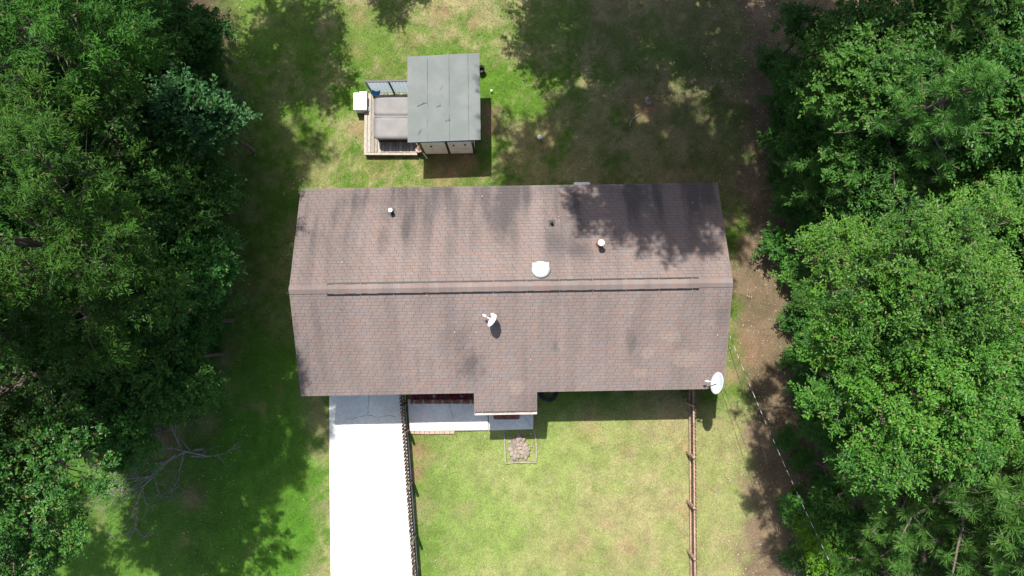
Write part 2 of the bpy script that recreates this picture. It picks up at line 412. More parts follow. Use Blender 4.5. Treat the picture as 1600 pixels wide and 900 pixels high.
# walls (brick, under the eaves)
bm_, nt, b = mat('house_brick')
g = N(nt, 'ShaderNodeTexCoord'); br = N(nt, 'ShaderNodeTexBrick'); mp = N(nt, 'ShaderNodeMapping'); mp.inputs['Rotation'].default_value = (R(90), 0, 0)
nt.links.new(g.outputs['Object'], mp.inputs[0]); nt.links.new(mp.outputs[0], br.inputs[0])
br.inputs['Color1'].default_value = (0.3, 0.13, 0.09, 1); br.inputs['Color2'].default_value = (0.22, 0.085, 0.06, 1); br.inputs['Mortar'].default_value = (0.4, 0.36, 0.32, 1)
br.inputs['Scale'].default_value = 1.0; br.inputs['Brick Width'].default_value = 0.2; br.inputs['Row Height'].default_value = 0.075; br.inputs['Mortar Size'].default_value = 0.01
nt.links.new(br.outputs[0], b.inputs['Base Color']); b.inputs['Roughness'].default_value = 0.9
M['house_brick'] = bm_
WX, WY = W2 - 0.32, HD - 0.42
mb = MB(); mb.box(-WX, WX, -WY, WY, -0.3, EZ + 0.02)
z1 = roof_z(0) - 0.16
mb.add([(-WX, -WY, EZ + .02), (-WX, WY, EZ + .02), (-WX, 0, z1), (WX, -WY, EZ + .02), (WX, WY, EZ + .02), (WX, 0, z1)], [(0, 2, 1), (3, 4, 5)])
mb.build('wall', M['house_brick'], house)
# roof deck: two slopes with thickness, porch tongue
def slab(y0, y1, x0, x1, t=0.12, lift=-0.003):
    vs = []
    for x in (x0, x1):
        for y in (y0, y1):
            z = roof_z(y) + lift; vs += [(x, y, z), (x, y, z - t)]
    return vs, [(0, 4, 6, 2), (1, 3, 7, 5), (0, 2, 3, 1), (4, 5, 7, 6), (0, 1, 5, 4), (2, 6, 7, 3)]
mb = MB(); mb.add(*slab(-HD, 0, -W2, W2)); mb.add(*slab(0, HD, -W2, W2)); mb.add(*slab(PY, -HD + 0.0, PX0, PX1))
roof = mb.build('roof', M['felt'], house)
# shingle tabs
COL = [np.array(c) for c in ((0.186, 0.141, 0.126), (0.184, 0.142, 0.127), (0.178, 0.143, 0.132), (0.189, 0.144, 0.128), (0.174, 0.141, 0.130), (0.191, 0.138, 0.120), (0.175, 0.145, 0.137), (0.182, 0.144, 0.130))]
EXPO = 0.1285; TABW = 0.31; GAPX = 0.010; GAPV = 0.008
slope_len = HD / math.cos(ANG)
tabs = []
def tab_rows(side, y_start, y_end, x0, x1, seed):
    rg = np.random.RandomState(seed)
    L0 = abs(y_start) / math.cos(ANG); L1 = abs(y_end) / math.cos(ANG)
    rows = int(round((L1 - L0) / EXPO))
    ex = (L1 - L0) / rows
    for r in range(rows):
        v0 = L0 + r * ex; off = (0.0, 0.155, 0.075)[r % 3] + rg.uniform(-.015, .015)
        xs = [x0] + list(np.arange(x0 + off if off > 0.05 else x0 + TABW, x1 - 0.06, TABW)) + [x1]
        for i in range(len(xs) - 1):
            if xs[i + 1] - xs[i] < 0.03: continue
            tabs.append((side, v0, ex, xs[i], xs[i + 1], rg.randint(8), rg.uniform(.955, 1.045) * (1.08 if side < 0 else .98), rg.uniform(0, .003)))  # front tabs a little faded and lightened, back darkened, to balance the sun's angle
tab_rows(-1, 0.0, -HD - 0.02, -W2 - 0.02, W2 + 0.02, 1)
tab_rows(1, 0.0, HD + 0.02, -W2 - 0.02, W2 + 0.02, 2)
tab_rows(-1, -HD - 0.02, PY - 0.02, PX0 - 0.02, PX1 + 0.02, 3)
def tab_box(w, h, lift):
    """tab lying in its own plane: x across, y downslope (negative), z proud"""
    a, t0, t1 = w / 2 - GAPX / 2, 0.004 + lift, 0.0075 + lift
    return np.array([(-a, -GAPV * 0, t0), (a, 0, t0), (a, -h + GAPV, t1), (-a, -h + GAPV, t1), (-a, 0, -0.005), (a, 0, -0.005), (a, -h + GAPV, -0.005), (-a, -h + GAPV, -0.005)])
TF = np.array([(0, 3, 2, 1), (0, 1, 5, 4), (1, 2, 6, 5), (2, 3, 7, 6), (3, 0, 4, 7)])
def tab_matrix(side, v0, xc):
    y = side * v0 * math.cos(ANG); z = RZ - v0 * math.sin(ANG)
    if side < 0: return Matrix.Translation((xc, y, z)) @ Matrix.Rotation(ANG, 4, 'X')
    return Matrix.Translation((xc, y, z)) @ Matrix.Rotation(math.pi, 4, 'Z') @ Matrix.Rotation(ANG, 4, 'X')
camloc = HI @ Vector((0, 0, CAM_H))
full = [t for t in tabs if abs(t[4] - t[3] - TABW) < 1e-6 and 0.2 < t[1]]
def cam_d(t): return (tab_matrix(t[0], t[1] + .06, (t[3] + t[4]) / 2).translation - camloc).length
full.sort(key=cam_d); single = set(id(t) for t in full[:290])
VV = []; FF = []; TT = []; nb = 0
shared = {}
for t in tabs:
    side, v0, ex, xa, xb, ci, br_, lf = t
    mt = tab_matrix(side, v0, (xa + xb) / 2)
    if id(t) in single:
        key = (ci, int(br_ * 30))
        if key not in shared:
            vs = tab_box(TABW, ex, 0.002)
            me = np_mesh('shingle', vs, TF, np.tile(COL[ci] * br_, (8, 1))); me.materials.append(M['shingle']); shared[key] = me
        o = bpy.data.objects.new('shingle', shared[key]); C.objects.link(o); o.parent = roof; o.matrix_local = mt
    else:
        vs = tab_box(xb - xa, ex, lf); mn = np.array(mt)
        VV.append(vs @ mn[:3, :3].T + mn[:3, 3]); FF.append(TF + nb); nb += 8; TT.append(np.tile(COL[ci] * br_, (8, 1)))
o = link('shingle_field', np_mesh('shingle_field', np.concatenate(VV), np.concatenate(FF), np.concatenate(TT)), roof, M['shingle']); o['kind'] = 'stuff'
# ridge: slotted vent strip under bent cap shingles, plain caps at both ends
vx0 = loc(508, 453, RZ).x; vx1 = loc(1096, 443, RZ).x
def bent(x0, x1, hw, lift, t=0.012):
    vs = []
    for x, e in ((x0, 0.0), (x1, 0.006)):
        for y, zz in ((-hw, -SL * hw), (0, 0.004), (hw, -SL * hw)):
            vs += [(x, y, RZ + zz + lift + e), (x, y, RZ + zz + lift + e - t)]
    fs = [(0, 6, 8, 2), (2, 8, 10, 4), (0, 1, 7, 6), (4, 10, 11, 5), (0, 2, 3, 1), (2, 4, 5, 3), (6, 7, 9, 8), (8, 9, 11, 10)]
    return np.array(vs), fs
mb = MB()
for x0, x1 in zip(np.arange(vx0 + .06, vx1 - .06, 1.2), np.append(np.arange(vx0 + .06, vx1 - .06, 1.2)[1:], vx1 - .06)):
    vs, fs = bent(x0, x1 - 0.03, 0.228, 0.034, 0.03); mb.add(vs, fs)
mb.build('ridge_vent', M['black'], house)
def cap_piece(x0, x1, hw, lift, ci, k):
    vs, fs = bent(x0, x1, hw, lift)
    me = bpy.data.meshes.new('ridge_cap'); me.from_pydata([tuple(v) for v in vs], [], fs)
    at_ = me.attributes.new('tint', 'FLOAT_COLOR', 'POINT'); c = COL[ci] * k
    at_.data.foreach_set('color', np.tile(np.append(c, 1), (len(vs), 1)).astype(np.float32).ravel())
    link('ridge_cap', me, roof, M['shingle'])
rg = np.random.RandomState(4)
xs = np.arange(-W2 - 0.02, W2, 0.2)
for x in xs:
    x1 = min(x + 0.205, W2 + 0.02); inn = vx0 - 0.02 < x and x1 < vx1 + 0.02
    cap_piece(x, x1, 0.168 + rg.uniform(-.006, .012) if inn else 0.155, 0.043 if inn else 0.03, rg.randint(8), rg.uniform(.97, 1.06))
# fascia, rake boards, soffits, gutters
mb = MB(); mb.box(-W2 + .01, W2 - .01, -HD - 0.018, -HD + 0.004, EZ - 0.2, EZ - 0.03); mb.build('fascia', M['trim'], house)
mb = MB(); mb.box(-W2 + .01, W2 - .01, HD - 0.004, HD + 0.018, EZ - 0.2, EZ - 0.03); mb.build('fascia', M['trim'], house)
for s in (-1, 1):
    mb = MB()
    for q in (-1, 1):
        vs = []
        for x in (s * (W2 + .003), s * (W2 - 0.03)):
            for y in (0, q * HD):
                z = roof_z(y) - 0.05; vs += [(x, y, z), (x, y, z - 0.16)]
        mb.add(vs, [(0, 4, 6, 2), (1, 3, 7, 5), (0, 2, 3, 1), (4, 5, 7, 6), (0, 1, 5, 4), (2, 6, 7, 3)])
    mb.build('rake_board', M['trim'], house)
mb = MB(); mb.box(-W2 + .05, W2 - .05, -HD + .02, -WY - .003, EZ - 0.19, EZ - 0.16); mb.box(-W2 + .05, W2 - .05, WY + .003, HD - .02, EZ - 0.19, EZ - 0.16); mb.build('soffit', M['white_paint'], house)
PZ = roof_z(PY)
mb = MB(); mb.box(PX0 + 0.02, PX1 - 0.02, PY - 0.03, PY - 0.006, PZ - 0.19, PZ - 0.05); mb.build('porch_fascia', M['dark_metal'], house)
# porch gutter: a trough with a pale lip
mb = MB()
gy0, gy1, gz0, gz1 = PY - 0.145, PY - 0.035, PZ - 0.15, PZ - 0.045
mb.box(PX0 - .01, PX1 + .01, gy0, gy0 + 0.03, gz0, gz1 + .012); mb.box(PX0 - .01, PX1 + .01, gy0 + .03, gy1, gz0, gz0 + 0.01); mb.box(PX0 - .01, PX0 + .005, gy0 + .03, gy1, gz0 + .01, gz1); mb.box(PX1 - .005, PX1 + .01, gy0 + .03, gy1, gz0 + .01, gz1)
gut = mb.build('gutter', M['trim'], house)
for x in np.linspace(PX0 + .3, PX1 - .3, 5):
    MB().box(x - .01, x + .01, gy0 + .03, gy1, gz1 - .015, gz1 - .005).build('gutter_strap', M['trim'], gut)
for x in (PX0 + 0.18, PX1 - 0.18):
    MB().box(x - .05, x + .05, PY + .1, PY + .2, 0.16, PZ - .1).build('porch_post', M['white_paint'], house)
# doors and windows under the eaves
def window(x, w, z0, z1, side):
    y = side * WY; s = side
    fr = MB()
    ya, yb = sorted((y + s * 0.002, y + s * 0.05))
    fr.box(x - w / 2 - .06, x + w / 2 + .06, ya, yb, z0 - .06, z0); fr.box(x - w / 2 - .06, x + w / 2 + .06, ya, yb, z1, z1 + .06)
    fr.box(x - w / 2 - .06, x - w / 2, ya, yb, z0, z1); fr.box(x + w / 2, x + w / 2 + .06, ya, yb, z0, z1); fr.box(x - w / 2, x + w / 2, ya, yb, (z0 + z1) / 2 - .02, (z0 + z1) / 2 + .02)
    o = fr.build('window', M['white_paint'], house)
    ya, yb = sorted((y + s * 0.004, y + s * 0.02))
    MB().box(x - w / 2, x + w / 2, ya, yb, z0, (z0 + z1) / 2 - .02).build('pane', M['glass'], o); MB().box(x - w / 2, x + w / 2, ya, yb, (z0 + z1) / 2 + .02, z1).build('pane', M['glass'], o)
for x in (-2.4, 3.3, 6.2): window(x, 1.1, 1.1, 2.5, -1)
for x in (-6, -2.6, 4.5): window(x, 0.9, 1.2, 2.4, 1)
dx = (PX0 + PX1) / 2 - .2
d_ = MB().box(dx - .45, dx + .45, -WY - .05, -WY - .002, .3, 2.35, bev=.005).build('front_door', M['brick'], house)
MB().lathe([(0.012, 0), (0.03, .02), (0.03, .05), (0.01, .06)], 10, Matrix.Translation((dx + .36, -WY - .05, 1.3)) @ Matrix.Rotation(R(90), 4, 'X')).build('handle', M['dark_metal'], d_)
gx0 = loc(520, 620, 0).x; gx1 = loc(622, 620, 0).x
gd = MB().box(gx0 + .1, gx1 - .1, -WY - .04, -WY - .002, .06, 2.3).build('garage_door', M['white_paint'], house)
for i in range(4):
    for j in range(4):
        w = (gx1 - gx0 - .2) / 4; MB().box(gx0 + .16 + j * w, gx0 + .04 + (j + 1) * w, -WY - .055, -WY - .04, .12 + i * .55, .57 + i * .55, bev=.006).build('door_panel', M['white_paint'], gd)

# roof penetrations
def vent_pipe(px, py, r, h, matp, matcap, label, capr=None, base=None):
    p = on_roof(px, py)
    fl = MB().box(-.12, .12, -.14, .14, .016, .024, Matrix.Translation(p) @ Matrix.Rotation(-ANG if p.y > 0 else ANG, 4, 'X')).build('flashing', base or M['dark_metal'], house)
    t = MB().lathe([(r * 1.5, -.03), (r * 1.25, .10), (r, .13), (r, h), (r * .85, h), (r * .8, h - .05)], 18, Matrix.Translation(p)).build('vent_pipe', matp, house)
    t['label'] = label
    cr = capr or r * 1.25
    c = MB().lathe([(r * .5, h - .02), (cr, h + .005), (cr, h + .035), (cr * .8, h + .06), (cr * .2, h + .07)], 18, Matrix.Translation(p)).build('pipe_cap', matcap, t)
vent_pipe(612.5, 331, .055, .34, M['black'], M['white_plastic'], 'black plumbing vent with white cap on the back slope', .085)
vent_pipe(862, 349, .04, .16, M['black'], M['black'], 'short black plumbing vent')
vent_pipe(936.5, 382, .09, .52, M['copper'], M['white_plastic'], 'rusty flue pipe with round white cap', .125, M['copper'])
p = on_roof(845, 422)
slopeM = Matrix.Translation(p) @ Matrix.Rotation(-ANG, 4, 'X')
dv = MB().lathe([(.33, .02), (.335, .07), (.32, .10), (.27, .15), (.18, .19), (.07, .205), (.02, .207)], 28, slopeM).build('dome_vent', M['dish'], house); dv['label'] = 'white domed roof vent near the ridge'
MB().box(-.30, .30, .02, .29, .016, .022, slopeM).build('flashing', M['dish'], dv)

# ------------------------------------------------------------------ satellite dishes
def dish(name, label, foot, centre, facing, rw, rh, arm_len, mats):
    root = empty(name, foot); tag(root, label, 'satellite dish')
    f = Vector(facing).normalized(); c = Vector(centre) - Vector(foot)
    q = f.to_track_quat('Z', 'Y').to_matrix().to_4x4()
    vs = []; fs = []; n = 28; rings = 6
    for side, off in ((1, 0.0), (-1, -0.014)):
        for i in range(rings + 1):
            r = i / rings
            for k in range(n):
                t = 2 * math.pi * k / n
                vs.append(c + q @ Vector((rw * r * math.cos(t), rh * r * math.sin(t), 0.13 * max(rw, rh) * (r * r - 1) * 1.3 + off)))
    m_ = (rings + 1) * n
    for i in range(rings):
        for k in range(n):
            a_, b_, c_, d2 = i * n + k, i * n + (k + 1) % n, (i + 1) * n + (k + 1) % n, (i + 1) * n + k
            fs.append((a_, d2, c_, b_)); fs.append((m_ + a_, m_ + b_, m_ + c_, m_ + d2))
    for k in range(n):
        a_, b_ = rings * n + k, rings * n + (k + 1) % n; fs.append((a_, m_ + a_, m_ + b_, b_))
    MB().add(vs, fs, True).build('reflector', mats[0], root)
    back = c - f * 0.1
    MB().tube([(0, 0, 0), (0, 0, max(back.z * .7, .1)), back], .022, 10).build('mast', mats[1], root)
    MB().box(-.06, .06, -.045, .045, -.01, .015, Matrix.Rotation(ANG, 4, 'X')).build('mount_plate', mats[1], root)
    low = c + q @ Vector((0, -rh * .95, -.02)); tip = c + f * arm_len + q @ Vector((0, -rh * .55, 0))
    MB().tube([low, tip], .018, 8).build('feed_arm', mats[2], root)
    d2 = (c - tip).normalized(); MB().tube([tip - d2 * .05, tip, tip + d2 * .06, tip + d2 * .09], [.03, .045, .045, .03], 12).build('feed_horn', mats[2], root)
    return root
p = HM @ on_roof(769.5, 491)
cc = at(768.5, 500.5, p.z + .42)
dish('satellite_dish', 'small white satellite dish on the front slope above its oval shadow', p, cc, (-.78, .50, .32), .25, .31, .30, (M['white_plastic'], M['white_plastic'], M['white_plastic']))
p = HM @ on_roof(1101, 603)
cc = at(1120, 598.5, 3.75)
dish('satellite_dish', 'large pale oval satellite dish at the front corner of the roof', p, cc, (-.78, .16, .60), .41, .27, .42, (M['dish'], M['dark_metal'], M['white_plastic']))

# ------------------------------------------------------------------ driveway, walks, beds
def slab_px(name, pts, z, t, m, label, cat=None, kind='structure'):
    poly = [at(x, y, z)[:2] for x, y in pts]
    a_ = sum(poly[i][0] * poly[(i + 1) % len(poly)][1] - poly[(i + 1) % len(poly)][0] * poly[i][1] for i in range(len(poly)))
    if a_ < 0: poly = poly[::-1]
    o = MB().prism(poly, z - t, z).build(name, m); tag(o, label, cat, kind=kind); return o
DZ = 0.06
drive = slab_px('driveway', [(514.5, 585), (632, 585), (634, 640), (639, 700), (645, 780), (652, 880), (657, 980), (518, 980), (515, 760)], DZ, .2, M['concrete'], 'wide cracked concrete driveway running from the garage to the bottom edge')
def crack(pts, z, w, parent, seed=0):
    rg = random.Random(seed); P = []
    for (a_, b_) in zip(pts[:-1], pts[1:]):
        n = max(2, int(math.hypot(b_[0] - a_[0], b_[1] - a_[1]) / 3))
        for i in range(n):
            t = i / n; q = at(a_[0] + (b_[0] - a_[0]) * t + rg.uniform(-.9, .9), a_[1] + (b_[1] - a_[1]) * t + rg.uniform(-.9, .9), z + .004); P.append(q)
    P.append(at(*pts[-1], z + .004))
    vs = []; fs = []
    for i, q in enumerate(P):
        d = (P[min(i + 1, len(P) - 1)] - P[max(i - 1, 0)]).normalized(); s_ = Vector((-d.y, d.x, 0)); ww = w * rg.uniform(.35, 1) * (0.4 if i in (0, len(P) - 1) else 1)
        vs += [q + s_ * ww, q - s_ * ww]
    fs = [(2 * i, 2 * i + 1, 2 * i + 3, 2 * i + 2) for i in range(len(P) - 1)]
    o = MB().add(vs, fs).build('crack', M['crack']); o.parent = parent
for k, c_ in enumerate(([(577, 617), (574, 648), (590, 652)], [(574, 648), (552, 654), (540, 655)], [(590, 652), (612, 649), (620, 653)], [(515, 768), (521, 758), (530, 752)], [(552, 834), (548, 845), (575, 843)])):
    crack(c_, DZ, .011, drive, k)
for yy in (745, 838):
    crack([(516, yy), (642 + (yy - 745) * .06, yy - 3)], DZ, .004, drive, yy)
walk = slab_px('front_walk', [(637, 624), (741, 624), (762, 624), (762, 672), (640, 673)], .12, .2, M['concrete_walk'], 'pale concrete walk between the driveway fence and the porch')
porch = slab_px('porch_slab', [(763.5, 600), (834, 600), (833, 670.5), (763.5, 672.5)], .16, .26, M['concrete_walk'], 'square concrete landing in the shade of the porch roof')
crack([(702, 632), (706, 645), (708, 655)], .12, .01, walk, 31); crack([(818, 650), (826, 660), (831, 667)], .16, .008, porch, 33)
# brick step on the landing
q0 = at(771, 641, .3); q1 = at(812, 650.5, .3)
st = empty('brick_step', ((q0.x + q1.x) / 2, (q0.y + q1.y) / 2, .16)); tag(st, 'red brick step with rounded corners on the porch landing', 'step')
w = q1.x - q0.x; dpt = 0.62
MB().prism([(-w / 2 + .04, -.25), (w / 2 - .04, -.25), (w / 2 - .01, -.22), (w / 2 - .01, dpt), (-w / 2 + .01, dpt), (-w / 2 + .01, -.22)], 0, .11).build('mortar_bed', M['edging'], st)
nbk = 17; bw = w / nbk
bme = MB().box(-bw / 2 + .006, bw / 2 - .006, -.105, .105, 0, .055, bev=.006).mesh('brick')
bme2 = MB().box(-bw / 2 + .006, bw / 2 - .006, -.105, .105, 0, .052, bev=.006).mesh('brick')
for r in range(2):
    for i in range(nbk):
        if r == 0 and i in (0, nbk - 1): dy_ = .03
        else: dy_ = 0
        link('brick', bme if (i + r) % 3 else bme2, st, M['brick'], (-w / 2 + bw * (i + .5), -.15 + r * .22 + dy_, .105))
# flower bed against the front wall with brick edging
bed = slab_px('flower_bed', [(644, 600), (742, 600), (742, 624), (644, 624)], .10, .15, M['soil'], 'narrow bed of dark red mulch against the front wall', kind='structure')
q0 = at(641, 624.5, .22); q1 = at(741, 631, .22)
ed = empty('bed_edging', (q0.x, q0.y, .12)); tag(ed, 'row of weathered brown bricks edging the flower bed beside the walk', 'brick edging')
n = 27; bw = (q1.x - q0.x) / n
for i in range(n):
    h = .1 + random.uniform(-.008, .008)
    MB().box(bw * i + .006, bw * (i + 1) - .006, -(q0.y - q1.y), 0, -.02, h, bev=.008).build('brick', M['pale_brick'] if i % 4 == 1 else M['fence'] if i % 3 == 0 else M['brick'], ed)
q0 = at(640, 673, .08); n = 9; ed = empty('walk_edging', (q0.x, q0.y, 0)); tag(ed, 'pale pinkish bricks lining the grass side of the front walk', 'brick edging')
for i in range(n):
    MB().box(.21 * i + .006, .21 * (i + 1) - .006, -.14 + random.uniform(-.012, .012), -.012, -.05, .075 + random.uniform(-.012, .008), bev=.008).build('brick', M['pale_brick'], ed)

def leaf_quads(P, D, Nn, L, W, tint, fold=0.16):
    D = D / np.linalg.norm(D, axis=1, keepdims=True)
    S = np.cross(D, Nn); S /= (np.linalg.norm(S, axis=1, keepdims=True) + 1e-9)
    U = np.cross(S, D)
    L = np.broadcast_to(np.asarray(L, float).reshape(-1, 1), (len(P), 1)); W = np.broadcast_to(np.asarray(W, float).reshape(-1, 1), (len(P), 1))
    mid = P + D * L * 0.46 + U * W * fold
    V = np.stack([P, mid + S * W / 2, P + D * L - U * L * .06, mid - S * W / 2], 1).reshape(-1, 3)
    F = np.arange(len(P) * 4).reshape(-1, 4)
    return V, F, np.repeat(tint, 4)

def small_plant(name, label, p, r, h, n, mt, cat='plant', L=.12, W=.05, group=None):
    rg = np.random.RandomState(abs(hash((round(p[0], 2), round(p[1], 2)))) % 99999)
    root = empty(name, p); tag(root, label, cat, group)
    th = rg.rand(n) * 6.283; rad = r * np.sqrt(rg.rand(n)); z = h * (0.25 + .75 * rg.rand(n)) * (1 - .5 * rad / r)
    P = np.stack([rad * np.cos(th), rad * np.sin(th), z], 1)
    D = np.stack([np.cos(th + rg.randn(n) * .6), np.sin(th + rg.randn(n) * .6), rg.rand(n) * 1.2 - .3], 1)
    Nn = np.tile([0, 0, 1.], (n, 1)) + rg.randn(n, 3) * .4
    V, F, T = leaf_quads(P, D, Nn, L * (0.7 + .6 * rg.rand(n)), W, rg.rand(n))
    link('foliage', np_mesh(name, V, F, T), root, mt)
    mb = MB()
    for k in range(5):
        a_ = k * 1.256; mb.tube([(0, 0, -.02), (r * .4 * math.cos(a_), r * .4 * math.sin(a_), h * .5), (r * .6 * math.cos(a_), r * .6 * math.sin(a_), h * .75)], [.008, .006, .003], 5)
    mb.build('stem', M['bark'], root)
    return root
for i, px in enumerate((651, 661, 670, 688, 697, 708, 716, 731)):
    small_plant('red_plant', ('first', 'second', 'third', 'fourth', 'fifth', 'sixth', 'seventh', 'eighth')[i] + ' red-leaved plant from the driveway fence in the narrow front bed', at(px, 619.5, .1), .17, .2, 70, M['red_leaf'], group='red plants in the front bed', L=.1, W=.045)
for i, px in enumerate((663, 699, 736)):
    small_plant('green_tuft', ('bright green tuft at the fence end of the red bed', 'bright green tuft in the middle of the red bed', 'bright green tuft at the porch end of the red bed')[i], at(px, 622.5, .1), .11, .14, 45, M['lime'], L=.1, W=.03)
def rock(name, p, r, mt, seed, flat=.65, parent=None):
    rg = np.random.RandomState(seed)
    import bmesh
    bm = bmesh.new(); bmesh.ops.create_icosphere(bm, subdivisions=2, radius=1.0)
    ax = rg.uniform(.75, 1.25, 3); dirs = rg.randn(6, 3); dirs /= np.linalg.norm(dirs, axis=1, keepdims=True)
    for v in bm.verts:
        c = np.array(v.co)
        for d in dirs:
            k = c @ d
            if k > .72: c = c - d * (k - .72) * .85
        c = c * (1 + .06 * rg.randn()) * ax * r; v.co = (c[0], c[1], c[2] * flat)
    me = bpy.data.meshes.new(name); bm.to_mesh(me); bm.free()
    return link(name, me, parent, mt, p)
for i, px in enumerate((679, 721)):
    q = at(px, 619, .14); tag(rock('white_stone', q, .10, M['edging'], 70 + i), ('pale stone in the red bed nearer the driveway', 'pale stone in the red bed nearer the porch')[i], 'stone')
# rock bed in the lawn
q = at(814, 702, 0)
rb = empty('bed_border', (q.x, q.y, 0)); tag(rb, 'thin pale edging strip framing the square rock bed in the lawn', 'bed border')
def strip(pts, name):
    P = [at(x, y, .06) - Vector((q.x, q.y, 0)) for x, y in pts]; mb = MB()
    for a_, b_ in zip(P[:-1], P[1:]):
        d = (b_ - a_); s_ = Vector((-d.y, d.x, 0)).normalized() * .028
        mb.prism([(a_ + s_)[:2], (b_ + s_)[:2], (b_ - s_)[:2], (a_ - s_)[:2]][::1], -.05, .06 + random.uniform(-.004, .004))
    mb.build(name, M['edging'], rb)
strip([(788, 676), (788.5, 692), (789, 708), (790, 723)], 'edging_strip'); strip([(790, 724), (803, 723), (817, 722.5), (837, 723)], 'edging_strip'); strip([(834, 672), (837, 684), (838.5, 702), (838, 720)], 'edging_strip')
rocks = [(812, 684.5, .17), (818, 687, .13), (804, 691, .17), (800, 696, .13), (809, 694, .12), (815, 694, .15), (821, 696, .14), (798, 702, .15), (803, 700, .12), (808, 701, .11), (813, 700, .10), (818, 701, .13),
         (824, 702, .15), (800, 709, .16), (806, 707, .12), (811, 706, .09), (815, 707, .12), (821, 709, .15), (825, 709, .10), (804, 714, .14), (810, 713, .13), (816, 713, .14), (821, 715, .10), (808, 718, .08), (830, 698, .06), (796, 690, .07)]
for i, (x, y, r) in enumerate(rocks):
    tag(rock('rock', at(x, y, r * .3), r, (M['stone'], M['edging'], M['pale_rock'])[i % 3], 20 + i), 'pale rock in the pile inside the square lawn bed', 'rock', 'rocks piled in the square lawn bed')
# coiled hose under the eave
q = at(857, 614, .05); hs = empty('garden_hose', (q.x, q.y, 0)); tag(hs, 'black garden hose coiled on the grass beside the porch', 'garden hose')
P = []
for i in range(150):
    a_ = i * .22; r = .40 - .0011 * i + .015 * math.sin(i * .9); P.append((r * math.cos(a_), r * math.sin(a_) * .95, .04 + .0011 * i + .01 * math.sin(i * .37)))
MB().tube(P, .02, 6).build('hose_coil', M['black'], hs)
MB().lathe([(.012, 0), (.02, .02), (.02, .1), (.03, .13), (.015, .14)], 10, Matrix.Translation((.1, .02, .05)) @ Matrix.Rotation(R(80), 4, 'Y')).build('nozzle', M['wood'], hs)

# ------------------------------------------------------------------ picket fences
def fence(name, label, top_px, side, mp_, mr_, posts_px, H=1.05):
    """top_px: photo points of the picket tops; side: +1 pickets on the east face"""
    A, B = at(*top_px[0], H), at(*top_px[1], H); A.z = B.z = 0
    d = (B - A); L = d.length; ang = math.atan2(d.y, d.x)
    root = empty(name, A, ang); tag(root, label, 'fence')
    # local: x along, y across; pickets on local +y when side>0 (east face for a fence running south)
    s = side; rg = np.random.RandomState(5)
    for z in (.22, .82):
        MB().box(-.02, L, -s * .048 if s > 0 else 0, 0 if s > 0 else .048, z - .045, z + .045).build('rail', mr_, root)
    pv = []
    for k in range(4):
        h = H + rg.uniform(-.012, .012); w_ = .088
        y0, y1 = (.003, .021) if s > 0 else (-.021, -.003)
        mb = MB()
        prof = [(-w_ / 2, .05), (w_ / 2, .05), (w_ / 2, h - .04), (w_ / 2 - .03, h), (-w_ / 2 + .03, h), (-w_ / 2, h - .04)]
        vs = [(x, y0, z) for x, z in prof] + [(x, y1, z) for x, z in prof]; n_ = 6
        mb.add(vs, [tuple(range(n_)), tuple(range(2 * n_ - 1, n_ - 1, -1))] + [(k2, n_ + k2, n_ + (k2 + 1) % n_, (k2 + 1) % n_) for k2 in range(n_)])
        pv.append(mb.mesh('picket'))
    for i in range(int(L / .139)):
        link('picket', pv[i % 4], root, mp_, (.05 + i * .139 + rg.uniform(-.006, .006), 0, 0), (0, rg.uniform(-.012, .012), 0))
    pm = MB().box(-.045, .045, -.14 if s > 0 else .05, -.05 if s > 0 else .14, -.1, H + .06, bev=.01).mesh('post')
    Mi = root.matrix_basis.inverted()
    for (x, y) in posts_px:
        q = at(x, y, H); t = (q - A).dot(d) / L
        link('post', pm, root, mr_ if s > 0 else mp_, (t, 0, 0))
    return root
fence('picket_fence', 'dark weathered picket fence along the driveway', ((623.5, 605), (649, 960)), -1, M['grey_fence'], M['fence'], ((630, 636), (633, 678), (638, 762), (644, 848), (650, 930)), 1.15)
fence('picket_fence', 'brown picket fence with paler rails along the right side of the front lawn', ((1086.5, 596), (1089.5, 960)), 1, M['fence'], M['rail'], ((1086, 634), (1087, 714), (1088, 793), (1089, 873), (1089, 950)))
small_plant('foundation_shrub', 'bright green shrub beside the right fence under the eave', at(1107, 611, .1), .32, .55, 160, M['lime'], 'shrub', .14, .05)
small_plant('weed_clump', 'dark weed clump inside the right fence by the wall', at(1074, 612, .05), .25, .3, 80, M['dark'], 'plant', .12, .05)

# ------------------------------------------------------------------ garden shed
rc = [at(637.3, 222.8, 2.0), at(750.6, 218.5, 2.0), at(748.6, 82.8, 2.16), at(637.3, 88.5, 2.16)]
base = (rc[0] + rc[1] + rc[2] + rc[3]) / 4; base.z = 0
shed = empty('garden_shed', base); tag(shed, 'small shed with flat grey felt roof and white panelled front', 'shed')
rl = [c - base for c in rc]
def lerp(a_, b_, t): return a_ + (b_ - a_) * t
def quad_slab(q, t):
    vs = [Vector(c) for c in q] + [Vector(c) - Vector((0, 0, t)) for c in q]
    return vs, [(0, 1, 2, 3), (7, 6, 5, 4), (0, 4, 5, 1), (1, 5, 6, 2), (2, 6, 7, 3), (3, 7, 4, 0)]
sroof = MB().add(*quad_slab([c - Vector((0, 0, .012)) for c in rl], .07)).build('roof', M['felt'], shed)
fm, nt, b = mat('grey_roll_roofing')
n1 = noise(nt, 1.3, 4); n2 = noise(nt, 60, 3, .7)
c_ = mixc(nt, ramp(nt, n1, .35, .7), (0.136, 0.152, 0.143), (0.165, 0.18, 0.172)); c_ = mixc(nt, ramp(nt, n2, .2, .8, .75, 1.0), (0.05, 0.05, 0.05), c_)
nt.links.new(c_, b.inputs['Base Color']); b.inputs['Roughness'].default_value = .9; bump(nt, b, n2, .4, .004)
cuts = [-0.004, .272, .575, .84, 1.004]
